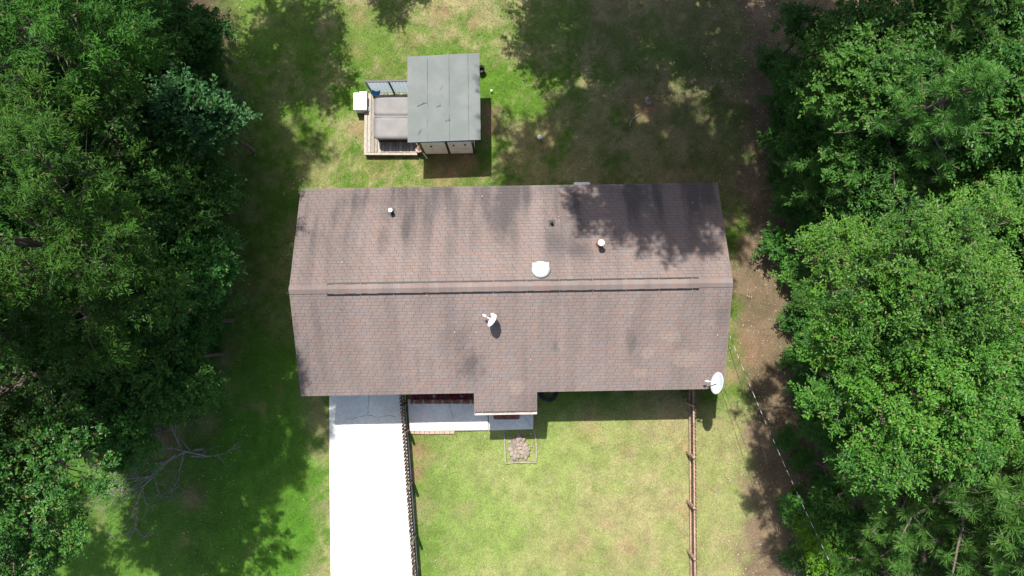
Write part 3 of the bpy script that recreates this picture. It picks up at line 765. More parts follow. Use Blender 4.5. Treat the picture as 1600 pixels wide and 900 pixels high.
for i in range(4):
    a_, b_ = cuts[i] + (0 if i == 0 else .003), cuts[i + 1]
    q = [lerp(rl[0], rl[1], a_), lerp(rl[0], rl[1], b_), lerp(rl[3], rl[2], b_), lerp(rl[3], rl[2], a_)]
    nseg = 14; vs = []; fs = []
    rgx = random.Random(i)
    for k in range(nseg + 1):
        for s_ in (0, 1):
            p_ = lerp(q[s_], q[3 - s_], k / nseg); p_ = p_ + Vector((rgx.uniform(-.006, .006), 0, .008 + rgx.uniform(0, .006) + (.004 if s_ else 0))); vs.append(p_)
    n_ = len(vs); vs += [v - Vector((0, 0, .02)) for v in vs]
    for k in range(nseg):
        fs.append((2 * k, 2 * k + 1, 2 * k + 3, 2 * k + 2)); fs += [(2 * k, 2 * k + 2, n_ + 2 * k + 2, n_ + 2 * k), (2 * k + 1, n_ + 2 * k + 1, n_ + 2 * k + 3, 2 * k + 3)]
    fs += [(0, n_, n_ + 1, 1), (2 * nseg, 2 * nseg + 1, n_ + 2 * nseg + 1, n_ + 2 * nseg)]
    MB().add(vs, fs).build('roofing_strip', fm, sroof)
# twigs lying on it
w0 = at(663.5, 241, .05) - base; w1 = at(741.5, 239.5, .05) - base
yb = rl[3].y - .28
WA = math.atan2(w1.y - w0.y, w1.x - w0.x); SW = (w1 - w0).length
fr_ = Matrix.Translation((w0.x, w0.y, 0)) @ Matrix.Rotation(WA, 4, 'Z')      # local: x along the front, y inwards
depth = (yb - w0.y)
mb = MB(); mb.box(0, SW, .03, depth, .05, 1.93, fr_); mb.build('wall', M['dark_metal'], shed)
for (x0, x1) in ((.05, SW / 2 - .05), (SW / 2 + .05, SW - .05)):
    for (z0, z1) in ((.08, .86), (.92, 1.88)):
        MB().box(x0, x1, 0.0, .03, z0, z1, fr_, bev=.006).build('wall_panel', M['siding'], shed)
for x in (0, SW / 2, SW):
    MB().box(x - .045, x + .045, -.015, .035, .02, 1.92, fr_).build('post', M['dark_metal'], shed)
for (x, z) in ((.42, 1.35), (SW / 2 + .28, 1.45), (SW / 2 + .75, 1.5)):
    MB().box(x - .035, x + .035, -.03, -.001, z - .07, z + .07, fr_, bev=.006).build('latch', M['black'], shed)
for s_, x in ((-1, 0), (1, SW)):
    for k in range(3):
        y0 = .1 + k * (depth - .1) / 3; xa, xb = sorted((x + s_ * .002, x + s_ * .025))
        MB().box(xa, xb, y0, y0 + (depth - .1) / 3 - .05, .08, 1.88, fr_, bev=.005).build('wall_panel', M['siding'], shed)
for k, (px, py, ang, L) in enumerate(((660, 163, .35, .45), (669, 130, .9, .2), (690, 138, .8, .25), (686, 166, .2, .2), (700, 188, .1, .25), (655, 206, .8, .2))):
    q = at(px, py, 2.1); d = Vector((math.cos(ang), math.sin(ang), 0)) * L / 2
    tw = empty('fallen_twig', q); tag(tw, 'thin fallen twig lying on the grey shed roof', 'twig', 'twigs on the shed roof')
    mb = MB(); mb.tube([-d, Vector((.02, .03, .015)), d], [.008, .009, .004], 5); mb.tube([Vector((.02, .03, .015)), Vector((.06, .12, .02))], [.006, .003], 5); mb.build('twig', M['bark'], tw)

# ------------------------------------------------------------------ hot tub deck
DK = 0.26
d0 = at(574.5, 146, DK); d1 = at(651, 242, DK)
deck = empty('hot_tub_deck', (d0.x, d1.y, 0)); tag(deck, 'low wooden deck of sun-bleached boards around the hot tub', 'deck')
DW, DD = d1.x - d0.x, d0.y - d1.y
nb_ = 14; bw = DW / nb_
for i in range(nb_):
    z = DK - random.uniform(0, .006); e = random.uniform(-.012, .012)
    MB().box(bw * i + .007, bw * (i + 1) - .007, .10 + e, DD + e, z - .035, z, bev=.004).build('deck_board', M['deck'] if i % 3 else M['wood'], deck)
MB().box(-.02, DW + .02, -.005, .09, DK - .035, DK + .006, bev=.004).build('border_board', M['wood'], deck)
MB().box(-.13, -.006, -.005, DD + .02, DK - .035, DK + .008, bev=.004).build('border_board', M['wood'], deck)
for (x0, x1, y0, y1) in ((-.11, DW, .012, .05), (-.11, -.07, .05, DD), (DW - .05, DW - .01, .05, DD), (0, DW - .06, DD / 2, DD / 2 + .05)):
    MB().box(x0, x1, y0, y1, -.05, DK - .037).build('joist', M['fence'], deck)
# hot tub and its cover
TZ = 0.98
t0 = at(584, 149, TZ); t1 = at(645, 217, TZ)
tub = empty('hot_tub', ((t0.x + t1.x) / 2, (t0.y + t1.y) / 2, DK)); tag(tub, 'square hot tub under a folded grey vinyl cover', 'hot tub')
a_, b_ = (t1.x - t0.x) / 2, (t0.y - t1.y) / 2
def rounded(ax, by, r, n=5):
    P = []
    for cx_, cy_, s0 in ((ax - r, by - r, 0), (-ax + r, by - r, 90), (-ax + r, -by + r, 180), (ax - r, -by + r, 270)):
        for k in range(n + 1):
            t = R(s0 + 90 * k / n); P.append((cx_ + r * math.cos(t), cy_ + r * math.sin(t)))
    return P
MB().prism(rounded(a_ - .06, b_ - .06, .1), 0.004, TZ - DK - .10).build('cabinet', M['tub'], tub)
def cushion(x0, x1, y0, y1, z0, z1, name, sag_to):
    n = 12; vs = []; fs = []
    for i in range(n + 1):
        for j in range(n + 1):
            u, v = i / n, j / n
            e = (min(u, 1 - u, .12) / .12) ** .5 * (min(v, 1 - v, .1) / .1) ** .5
            x, y = x0 + (x1 - x0) * u, y0 + (y1 - y0) * v
            rr = .05 * (1 - (min(u, 1 - u, .1) / .1)) * (1 - (min(v, 1 - v, .1) / .1)); y += rr * (1 if v < .5 else -1); x += rr * (1 if u < .5 else -1)
            vs.append((x, y, z0 + (z1 - z0) * (.55 + .45 * e) - .012 * math.sin(u * 3.1) * math.sin(v * 3.1) + .006 * math.sin(u * 7 + v * 5)))
    m_ = len(vs); vs += [(v[0], v[1], z0) for v in vs]
    g_ = lambda i, j: i * (n + 1) + j
    for i in range(n):
        for j in range(n): fs.append((g_(i, j), g_(i + 1, j), g_(i + 1, j + 1), g_(i, j + 1)))
    ring = [g_(i, 0) for i in range(n)] + [g_(n, j) for j in range(n)] + [g_(i, n) for i in range(n, 0, -1)] + [g_(0, j) for j in range(n, 0, -1)]
    for k in range(len(ring)):
        p_, q_ = ring[k], ring[(k + 1) % len(ring)]; fs.append((p_, m_ + p_, m_ + q_, q_))
    return MB().add(vs, fs, True).build(name, M['vinyl'], tub)
zt = TZ - DK
cushion(-a_, a_, -.012 + b_ * .07, b_, zt - .12, zt, 'cover_half', 0); cushion(-a_, a_, -b_, b_ * .07 - .03, zt - .12, zt - .005, 'cover_half', 0)
MB().box(-a_ + .03, a_ - .03, b_ * .07 - .05, b_ * .07 + .01, zt - .10, zt - .028).build('cover_hinge', M['vinyl'], tub)
# privacy screen of corrugated pale panels in a dark frame
s0 = at(581, 146, DK); s1 = at(650, 144.5, DK)
scr = empty('privacy_screen', s0, math.atan2(s1.y - s0.y, s1.x - s0.x)); tag(scr, 'dark framed privacy screen of pale corrugated panels behind the hot tub', 'screen')
SWD = (s1 - s0).length; SH = 1.42
for x in (0, SWD / 2 - .02, SWD - .05):
    MB().box(x, x + .06, -.03, .03, -.2, SH, bev=.005).build('post', M['dark_metal'], scr)
MB().box(-.01, SWD + .02, -.04, .04, SH + .002, SH + .05, bev=.005).build('top_rail', M['dark_metal'], scr)
for (x0, x1) in ((.065, SWD / 2 - .025), (SWD / 2 + .045, SWD - .055)):
    vs = []; fs = []; nc = 44
    for i in range(nc + 1):
        x = x0 + (x1 - x0) * i / nc; y = .011 * math.sin(i * 2 * math.pi / 7.3)
        vs += [(x, y - .012, .10), (x, y - .012, SH - .01), (x, y - .004, .10), (x, y - .004, SH - .01)]
    for i in range(nc):
        k = 4 * i; fs += [(k, k + 4, k + 5, k + 1), (k + 2, k + 3, k + 7, k + 6), (k, k + 2, k + 6, k + 4), (k + 1, k + 5, k + 7, k + 3)]
    MB().add(vs, fs).build('corrugated_panel', M['panel'], scr)
# blue towel over the screen foot, white step box, pink tool and pole
q = at(587, 145.5, DK + .38); tw = []
vs = []; fs = []; rg = np.random.RandomState(2)
for i in range(9):
    for j in range(5):
        vs.append((i * .05 - .2, j * .045 - .09 + .03 * math.sin(i * .9), .05 + .03 * math.sin(i * 1.7 + j) + .02 * rg.rand()))
n_ = len(vs); vs += [(v[0], v[1], v[2] - .015) for v in vs]
for i in range(8):
    for j in range(4):
        k = i * 5 + j; fs += [(k, k + 5, k + 6, k + 1), (n_ + k, n_ + k + 1, n_ + k + 6, n_ + k + 5)]
rim = [i * 5 for i in range(9)] + [40 + j for j in range(1, 5)] + [i * 5 + 4 for i in range(7, -1, -1)] + [j for j in range(3, 0, -1)]
for k in range(len(rim)):
    p_, q_ = rim[k], rim[(k + 1) % len(rim)]; fs.append((p_, n_ + p_, n_ + q_, q_))
tag(MB().add(vs, fs, True).build('blue_towel', M['blue'], None, q), 'crumpled blue towel on the deck corner below the screen', 'towel')
q0 = at(553, 145.5, .55); q1 = at(572, 171, .55)
bx = empty('white_cabinet', ((q0.x + q1.x) / 2, (q0.y + q1.y) / 2, 0)); tag(bx, 'white plastic equipment box on the grass left of the deck', 'equipment box')
a_, b_ = (q1.x - q0.x) / 2, (q0.y - q1.y) / 2
MB().prism(rounded(a_, b_, .03, 3), -.02, .50).build('body', M['white_plastic'], bx)
MB().prism(rounded(a_ + .012, b_ + .012, .03, 3), .503, .55).build('lid', M['white_plastic'], bx)
MB().box(-a_ + .2, a_ - .005, b_ + .014, b_ + .12, .0, .42, bev=.01).build('pump_housing', M['white_plastic'], bx)
MB().box(a_ + .014, a_ + .10, -b_ + .02, -b_ + .2, .0, .3, bev=.01).build('outlet', M['panel'], bx)
q = at(655, 238, .05)
pl = empty('pole', q); tag(pl, 'pale pole leaning beside the left corner of the shed front', 'pole')
MB().tube([(.33, -.25, -.03), (.0, .16, .75)], .022, 8).build('shaft', M['white_plastic'], pl); MB().tube([(.0, .16, .75), (-.04, .21, .85)], .03, 8).build('grip', M['pink'], pl)
q = at(656.5, 236, .0); pk = empty('plastic_bin', q); tag(pk, 'faded pink plastic bin at the end of the deck by the shed', 'bin')
MB().lathe([(.10, 0), (.14, .32), (.155, .33), (.155, .36), (.135, .36), (.11, .06), (.02, .05)], 16).build('shell', M['pink'], pk); MB().tube([(-.14, 0, .33), (0, -.13, .36), (.14, 0, .33)], .01, 6).build('handle', M['white_plastic'], pk)
# clean-out cap, little things in the back yard
q = at(842.5, 216.5, 0); cp = empty('cleanout_pipe', q); tag(cp, 'white capped drain pipe standing in the back lawn', 'drain pipe')
MB().lathe([(.06, -.1), (.06, .2), (.058, .22)], 16).build('pipe', M['white_plastic'], cp); MB().lathe([(.05, .2), (.105, .23), (.105, .30), (.08, .33), (.03, .335)], 18).build('cap', M['white_plastic'], cp)
q = at(768, 142.5, .03); st_ = empty('survey_stake', q); tag(st_, 'tiny white stake in the grass right of the shed', 'stake')
MB().tube([(0, 0, -.08), (0, 0, .08)], .02, 8).build('shaft', M['white_plastic'], st_); MB().lathe([(.02, .08), (.045, .085), (.04, .10), (.01, .105)], 10).build('cap', M['white_plastic'], st_)
q = at(752, 111, 0); tr = empty('rubber_bucket', q); tag(tr, 'black rubber bucket against the right wall of the shed', 'bucket')
MB().lathe([(.12, 0), (.16, .26), (.17, .27), (.15, .27), (.12, .03), (.02, .02)], 18).build('shell', M['black'], tr); MB().tube([(-.16, 0, .26), (0, .12, .29), (.16, 0, .26)], .008, 6).build('handle', M['dark_metal'], tr)
q = at(1012, 158, 0.02)
stump = rock('tree_stump', (0, 0, 0), .22, M['grey_bark'], 91, .6); stump.location = q; tag(stump, 'weathered grey stump in the bare shaded patch of the back yard', 'stump')
q = at(911, 287, .9)
bn = empty('air_conditioner', HM @ Vector(((HI @ q).x, WY, .55))); tag(bn, 'white boxed unit showing beyond the back eave', 'air conditioner'); bn.rotation_euler.z = HR
MB().prism(rounded(.34, .33, .06, 4), .0, .42).build('casing', M['white_plastic'], bn)
bn.location = HM @ Vector(((HI @ q).x, HD + .30, .0))
for k in range(7): MB().box(-.28, .28, .334, .345, .06 + k * .05, .085 + k * .05).build('louvre', M['panel'], bn)
MB().prism(rounded(.345, .335, .06, 4), .423, .45).build('top_plate', M['white_plastic'], bn)
# sticks on the shaded lawn
for (x0, y0, x1, y1, lab) in ((983, 197, 1001, 178, 'grey fallen branch lying below the stump'), (976, 130, 980, 143, 'thin pale stick above the stump'), (993, 105, 997, 111, 'short bleached stick near the top of the shaded lawn'), (1190, 297, 1222, 298, 'curved grey branch on the leaf litter right of the roof')):
    A, B = at(x0, y0, .03), at(x1, y1, .04); o = empty('stick', A); tag(o, lab, 'stick'); d = B - A; s_ = Vector((-d.y, d.x, 0)) * .12
    MB().tube([(0, 0, 0), d * .35 + s_, d * .7 + s_ * .6, d], [.03, .026, .022, .01], 6).build('limb', M['grey_bark'], o)
    MB().tube([d * .5 + s_ * .7, d * .7 + s_ * 2.6], [.012, .005], 5).build('side_twig', M['grey_bark'], o)

# ------------------------------------------------------------------ overhead cables
def cable(label, A, B, sag, r, wrap):
    A, B = Vector(A), Vector(B); o = empty('overhead_cable', A); tag(o, label, 'cable')
    P = [(B - A) * (i / 24) - Vector((0, 0, sag * 4 * (i / 24) * (1 - i / 24))) for i in range(25)]
    MB().tube(P, r, 6).build('conductor', M['dark_metal'], o)
    if wrap:
        for i in range(0, 24):
            a_, b_ = P[i], P[i + 1]; u0 = random.uniform(0, .25); u1 = u0 + random.uniform(.3, .74)
            MB().tube([a_ + (b_ - a_) * u0 + Vector((0, 0, r * .35)), a_ + (b_ - a_) * u1 + Vector((0, 0, r * .35))], r * .95, 6).build('sheath', M['cable'], o)
cable('pale overhead cable running from the roof edge over the right strip', HM @ Vector((W2 + .02, -1.55, EZ + .45)), at(1300, 885, 5.3), .35, .009, True)
cable('thin dark overhead cable below and left of the pale cable', HM @ Vector((W2 + .02, -1.9, EZ + .3)), at(1262, 890, 3.9), .3, .009, False)

# ------------------------------------------------------------------ trees
def unit(a): return a / (np.linalg.norm(a, axis=-1, keepdims=True) + 1e-9)
def broad_template(seed, cz, Rr, Vv, clumps, twigs, per, L, W, matk, lean=(0, 0), droop=.25, spray=.55, lobes=9, low=-.5, trunk_r=.16, lobe_r=(.27, .44), lobe_d=(.46, .74), brown=.012):
    rg = np.random.RandomState(seed)
    cen = np.array([lean[0], lean[1], cz])
    # lobes give the lumpy outline
    ld = unit(rg.randn(lobes, 3) * [1, 1, .75] + [0, 0, .25]); lc = ld * np.array([Rr, Rr, Vv]) * rg.uniform(*lobe_d, (lobes, 1)); lr = rg.uniform(*lobe_r, lobes)
    lc = np.concatenate([lc, [[0, 0, Vv * .25]]]); lr = np.append(lr, .55); lobes += 1
    li = rg.choice(lobes, clumps, p=lr ** 2 / (lr ** 2).sum())
    d = unit(rg.randn(clumps, 3) + [0, 0, .35]); d[:, 2] = np.where(d[:, 2] < low, -d[:, 2] * .3, d[:, 2])
    rad = (0.45 + .6 * rg.rand(clumps) ** .6)[:, None]
    cl = lc[li] + d * rad * lr[li][:, None] * np.array([Rr, Rr, Vv])
    out = unit(unit(cl + [0, 0, Vv * .35]) + d * .7)
    # twigs
    n = clumps * twigs
    td = np.repeat(out, twigs, 0) + rg.randn(n, 3) * [.75, .75, .5] + [0, 0, .1]; td = unit(td)
    tl = spray * rg.uniform(.6, 1.25, n)
    tp = np.repeat(cl, twigs, 0) + rg.randn(n, 3) * .12
    # leaves along twigs
    k = np.tile(np.arange(per), n); t = ((k + .6) / per)
    TD = np.repeat(td, per, 0); TL = np.repeat(tl, per)[:, None]
    P = np.repeat(tp, per, 0) + TD * TL * t[:, None] - np.array([0, 0, 1]) * (droop * (t[:, None] * TL) ** 2) + rg.randn(len(t), 3) * .02
    S = unit(np.cross(TD, [0, 0, 1.0]) + 1e-6); sgn = np.where(k % 2, 1., -1.)[:, None]
    D = unit(TD * .65 + S * sgn * rg.uniform(.5, 1.0, (len(t), 1)) + rg.randn(len(t), 3) * .28 - [0, 0, droop * .7])
    Nn = unit(np.array([0, 0, 1.0]) + rg.randn(len(t), 3) * .42 + TD * .25)
    ctint = np.repeat(np.repeat(rg.normal(0, .2, clumps), twigs), per)
    ltint = np.repeat(np.repeat(rg.normal(0, .14, lobes)[li], twigs), per)
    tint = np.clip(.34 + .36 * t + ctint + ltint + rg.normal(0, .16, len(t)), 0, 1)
    tint = np.where(rg.rand(len(t)) < brown, 1.3 + .3 * rg.rand(len(t)), tint)
    V, F, T = leaf_quads(P + cen, D, Nn, L * rg.uniform(.7, 1.2, len(t)), W * rg.uniform(.75, 1.15, len(t)), tint)
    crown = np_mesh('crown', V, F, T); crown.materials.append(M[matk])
    mb = MB()
    fork = Vector((lean[0] * .55, lean[1] * .55, max(cz - Vv * .75, cz * .35)))
    mb.tube([(0, 0, -.15), (lean[0] * .08, lean[1] * .08, fork.z * .35), (lean[0] * .3, lean[1] * .3, fork.z * .75), fork], [trunk_r * 1.35, trunk_r * 1.05, trunk_r * .9, trunk_r * .75], 9)
    for i in range(lobes):
        e = Vector(lc[i] + cen); mid = fork.lerp(e, .5) + Vector((0, 0, .25)); mb.tube([fork, mid, e], [trunk_r * .5, trunk_r * .32, trunk_r * .14], 6)
        for j in np.where(li == i)[0][:14]:
            q = Vector(cl[j] + cen); s_ = mid.lerp(e, rg.uniform(.2, 1)); mb.tube([s_, s_.lerp(q, .55) + Vector(rg.randn(3) * .08), q], [trunk_r * .13, trunk_r * .09, .008], 4, cap=False)
    trunk = mb.mesh('trunk'); trunk.materials.append(M['bark'])
    return (('trunk', trunk), ('crown', crown))

def pine_template(seed, Ht, cb, Rr, needle, per_tuft, whorl_gap, trunk_r, tuft_step=.34):
    rg = np.random.RandomState(seed); mb = MB(); tp = []; tdir = []
    mb.tube([(0, 0, -.15), (.05, 0, Ht * .4), (-.04, .05, Ht * .8), (0, 0, Ht)], [trunk_r * 1.2, trunk_r, trunk_r * .55, .02], 9)
    z = cb
    while z < Ht - .25:
        f = (z - cb) / (Ht - cb); ln = Rr * (1 - f ** 1.5) * (.55 + .45 * min(1, f * 4)) + .25
        for k in range(rg.randint(4, 7)):
            a_ = rg.rand() * 6.283; l_ = ln * rg.uniform(.65, 1.12); up = .15 + .5 * f
            d = np.array([math.cos(a_), math.sin(a_), up]); P = [np.array([0, 0, z])]
            for s_ in range(1, 6):
                u = s_ / 5; P.append(np.array([0, 0, z]) + d * l_ * u + np.array([rg.randn() * .06, rg.randn() * .06, -.18 * l_ * u * u * (1 - f) + .12 * u * u * l_]))
            mb.tube(P, [.035 * (1 - .8 * i / 5) * (l_ / 2 + .4) for i in range(6)], 5, cap=False)
            for s_ in np.arange(.3, 1.001, tuft_step / max(l_, .5)):
                i0 = min(int(s_ * 5), 4); p_ = P[i0] + (P[i0 + 1] - P[i0]) * (s_ * 5 - i0)
                nside = rg.randint(1, 3) if s_ < .97 else 1
                for q in range(nside):
                    side = np.array([-d[1], d[0], 0]) * (rg.uniform(-1, 1)) * .5 * (1.15 - s_) * l_ * .7 if s_ < .97 else np.zeros(3)
                    e = p_ + side + np.array([0, 0, .08 + rg.rand() * .12])
                    if np.linalg.norm(side) > .1: mb.tube([p_, (p_ + e) / 2, e], [.012, .01, .006], 4, cap=False)
                    tp.append(e); tdir.append(unit(d * .8 + side * .6 + np.array([0, 0, .55])))
        z += whorl_gap * rg.uniform(.7, 1.3)
    for k in range(3): tp.append(np.array([0, 0, Ht + .05 * k])); tdir.append(np.array([0, 0, 1.]))
    tp = np.array(tp); tdir = np.array(tdir); n = len(tp)
    dv = unit(np.repeat(tdir, per_tuft, 0) * .75 + unit(rg.randn(n * per_tuft, 3)) * 1.0)
    b0 = np.repeat(tp, per_tuft, 0) - np.repeat(tdir, per_tuft, 0) * (rg.rand(n * per_tuft, 1) * .16)
    ln = needle * rg.uniform(.75, 1.15, (n * per_tuft, 1)); s_ = unit(np.cross(dv, unit(rg.randn(len(dv), 3)))) * .0068
    tip = b0 + dv * ln - np.array([0, 0, .12]) * ln
    V = np.stack([b0 - s_ , b0 + s_, tip + s_ * .6, tip - s_ * .6], 1).reshape(-1, 3); F = np.arange(len(V)).reshape(-1, 4)
    tint = np.repeat(np.clip(np.repeat(rg.normal(.5, .2, n), per_tuft) + rg.normal(0, .12, n * per_tuft), 0, 1), 4)
    crown = np_mesh('crown', V, F, tint); crown.materials.append(M['needle'])
    trunk = mb.mesh('trunk'); trunk.materials.append(M['bark'])
    return (('trunk', trunk), ('crown', crown))

T = {}
T['willow'] = [broad_template(s, 9.8, 4.0, 3.5, 360, 13, 13, .15, .030, 'willow', droop=.5, spray=.36, lobes=18, lobe_r=(.2, .33), lobe_d=(.5, .85)) for s in (1, 2)]
T['glossy'] = [broad_template(s, 9.0, 3.4, 3.0, 340, 10, 12, .105, .058, 'glossy', spray=.38, lobes=14, lobe_r=(.22, .36), lobe_d=(.48, .82), brown=.03) for s in (3, 4)]
T['broad'] = [broad_template(s, 11.3, 3.2, 3.0, 400, 12, 12, .098, .048, 'broad', lean=(-2.0, 0), spray=.38, lobes=18, trunk_r=.12, lobe_r=(.2, .34), lobe_d=(.48, .85), brown=.03) for s in (5, 6)]
T['dark'] = [broad_template(s, 4.4, 1.9, 1.8, 170, 7, 12, .13, .07, 'dark', spray=.42, lobes=7, trunk_r=.08) for s in (7, 8, 9)]
T['mid'] = [broad_template(s, 7.2, 2.6, 2.4, 280, 7, 12, .13, .072, 'dark', spray=.48, lobes=9, trunk_r=.12) for s in (10, 14)]
T['teal'] = [broad_template(s, 3.6, 1.25, 1.5, 120, 7, 11, .14, .08, 'teal', spray=.4, lobes=6, trunk_r=.06) for s in (11,)]
T['shrub'] = [broad_template(s, .75, .85, .75, 55, 6, 9, .10, .055, 'dark', spray=.3, lobes=5, trunk_r=.025, low=-.2) for s in (12, 13)]
T['lime'] = [broad_template(15, 2.1, 1.0, 1.0, 80, 7, 11, .10, .05, 'lime', spray=.34, lobes=6, trunk_r=.04)]
T['pine'] = [pine_template(s, 11.0, 2.6, 2.9, .235, 84, .44, .12, .33) for s in (21, 22)]
T['tallpine'] = [pine_template(s, 20.0, 9.5, 3.6, .26, 40, .40, .2, .42) for s in (23, 24)]

def plant(kind, name, x, y, s, rz, label, cat='tree', group=None, var=0, sz=None):
    root = empty(name, (x, y, 0), rz); root.scale = (s, s, sz or s)
    tag(root, label, cat, group)
    for (nm, me) in T[kind][var % len(T[kind])]:
        link(nm, me, root)
    return root
G_L, G_R = 'trees of the left wood', 'trees of the right wood'
LT = 'long-leaved tree'
plant('willow', 'willow_oak', -13.9, 8.2, 1.06, .3, 'big narrow-leaved tree filling the upper left corner', group=G_L, var=0, sz=1.15)
plant('willow', 'willow_oak', -13.1, 2.2, 1.04, 2.2, 'big narrow-leaved tree at the left edge, level with the upper roof', group=G_L, var=1, sz=1.15)
plant('willow', 'willow_oak', -13.9, 13.5, 1.02, 4.0, 'narrow-leaved tree just beyond the upper left corner', group=G_L, var=1, sz=1.12)
plant('mid', 'shade_tree', -11.3, 16.4, 1.2, 1.0, 'broadleaf tree beyond the top edge above the left lawn strip', group=G_L, var=1)
plant('willow', 'willow_oak', -20.5, 6.0, 1.0, 5.0, 'narrow-leaved tree furthest out past the left edge', group=G_L, var=0)
plant('glossy', 'round_leaf_tree', -15.2, -1.6, 1.05, .8, 'glossy round-leaved tree at the left edge, level with the front slope', group=G_L, var=0)
plant('glossy', 'round_leaf_tree', -14.6, -4.5, 1.0, 2.9, 'glossy round-leaved tree above the bottom left corner, overhanging the dead branches', group=G_L, var=1)
plant('glossy', 'round_leaf_tree', -20.4, -4.6, .95, 4.4, 'glossy round-leaved tree at the very bottom left corner', group=G_L, var=0)
def by_px(kind, name, px, py, z, s, rz, label, group=None, var=0, cat='tree', sz=None):
    p = at(px, py, z); return plant(kind, name, p.x, p.y, s, rz, label, cat, group, var, sz)
by_px('mid', 'shade_tree', 225, 45, 5.5, .76, .5, 'dark broadleaf tree beside the upper left narrow-leaved crown', G_L, 0)
by_px('mid', 'shade_tree', 175, 455, 7, .95, 1.5, 'dark broadleaf tree in the gap between the narrow-leaved and glossy crowns', G_L, 1)
by_px('mid', 'shade_tree', 110, 170, 6.5, .95, 3.5, 'dark broadleaf tree glimpsed under the upper left narrow-leaved crowns', G_L, 1)
by_px('mid', 'shade_tree', 60, 470, 6.5, .95, 4.5, 'dark broadleaf tree under the crowns halfway down the left edge', G_L, 0)
ORD = 'first second third fourth fifth sixth seventh eighth ninth tenth eleventh twelfth thirteenth fourteenth fifteenth sixteenth seventeenth eighteenth nineteenth twentieth twenty-first twenty-second twenty-third twenty-fourth twenty-fifth twenty-sixth twenty-seventh twenty-eighth twenty-ninth thirtieth'.split()
UND = [(95, 215, 1.25), (130, 300, 1.2), (15, 380, 1.2), (200, 130, 1.0), (265, 120, .8), (45, 250, 1.2), (150, 60, 1.2), (60, 60, 1.2), (30, 560, 1.2), (90, 630, 1.0), (300, 40, .8), (330, 100, .62), (255, 210, 1.0), (330, 255, .75), (285, 300, 1.0), (235, 370, 1.1), (325, 345, .8), (290, 410, 1.0), (225, 470, 1.1), (330, 450, .8), (285, 500, 1.0), (235, 560, 1.1), (310, 560, .85), (270, 610, .9), (205, 640, 1.0), (160, 560, 1.15)]
UND = [(px - 28 if px > 300 else px, py, sz_) for px, py, sz_ in UND]; UND.sort(key=lambda t: t[1])
for i, (px, py, s) in enumerate(UND):
    by_px('dark', 'understory_tree', px, py, 4.4 * s, s, i * 1.3, ORD[i] + ' from the top of the small shaded understory trees in the left wood', 'understory trees of the left wood', i)
by_px('teal', 'sapling', 322, 185, 4.6, 1.25, 0, 'blue-green sapling catching light at the edge of the upper left wood', G_L)
by_px('teal', 'sapling', 365, 305, 1.4, .42, 2, 'tiny pale sapling at the wood edge left of the roof corner', G_L)
for i in range(26):
    y = -3.6 + i * .62; x = at(362 + 16 * math.sin(i * 1.7), 503 - y * 36.8).x - .75 - (0.9 if y < -1.5 else 0)
    plant('shrub', 'edge_shrub', x + random.uniform(-.5, .3), y, random.uniform(.6, 1.15), i * 2.1, ORD[25 - i] + ' from the top of the low shrubs along the left wood edge', 'shrub', 'shrubs along the left wood', i)
# right wood
plant('broad', 'oak_tree', 12.6, 1.1, .95, .1, 'tall bright green oak right of the roof ridge', group=G_R, var=0)
plant('broad', 'oak_tree', 12.2, -2.0, .95, -.12, 'tall bright green oak level with the front corner of the roof', group=G_R, var=1)
plant('broad', 'oak_tree', 14.2, -.4, .86, .6, 'lower bright green oak between the two tall oaks', group=G_R, var=1)
plant('broad', 'oak_tree', 17.0, .2, .95, .4, 'bright green oak at the right edge behind the two nearer oaks', group=G_R, var=0)
plant('mid', 'shade_tree', 11.9, 7.9, 1.0, 1.0, 'dark broadleaf tree nearest the upper right lawn', group=G_R, var=0)
plant('mid', 'shade_tree', 12.3, 4.9, .82, 2.0, 'dark broadleaf tree between the upper right lawn and the tall oaks', group=G_R, var=1)
plant('mid', 'shade_tree', 15.2, 7.0, 1.05, 3.0, 'dark broadleaf tree in the middle of the upper right wood', group=G_R, var=0)
plant('mid', 'shade_tree', 15.0, 11.0, 1.05, 4.0, 'dark broadleaf tree at the top edge of the right wood', group=G_R, var=1)
plant('mid', 'shade_tree', 18.8, 8.6, 1.05, 5.0, 'dark broadleaf tree in the upper right corner', group=G_R, var=1)
plant('mid', 'shade_tree', 16.3, 3.2, .95, .2, 'dark broadleaf tree behind the upper oak', group=G_R, var=0)
PINES = [(13.9, -5.0, 1.25, 0, 'bushy pine nearest the bright shrub in the lower right wood'), (15.2, -7.0, 1.2, 1, 'bushy pine at the bottom right corner'), (16.0, -4.4, 1.27, 0, 'bushy pine at the right edge above the bottom right corner'),
         (14.0, -9.2, 1.1, 1, 'bushy pine on the bottom edge of the right wood'), (14.2, -3.9, 1.0, 1, 'bushy pine tucked against the lower oak'), (17.4, -1.9, 1.08, 1, 'bushy pine at the right edge beside the oaks'), (12.6, 6.3, 1.05, 0, 'pine rising over the upper right wood near the lawn'),
         (16.4, 8.8, 1.05, 1, 'pine in the upper right corner of the wood'), (13.6, 9.6, 1.02, 0, 'pine on the top edge of the right wood'), (17.4, 5.4, 1.08, 1, 'pine at the right edge of the upper wood'), (18.8, -7.0, 1.1, 0, 'pine beyond the bottom right corner'), (20.2, -3.6, 1.1, 0, 'pine beyond the right edge behind the oaks')]
for i, (x, y, s, v, lab) in enumerate(PINES): plant('pine', 'pine_tree', x, y, s, i * 1.1, lab, group='pines of the right wood', var=v)
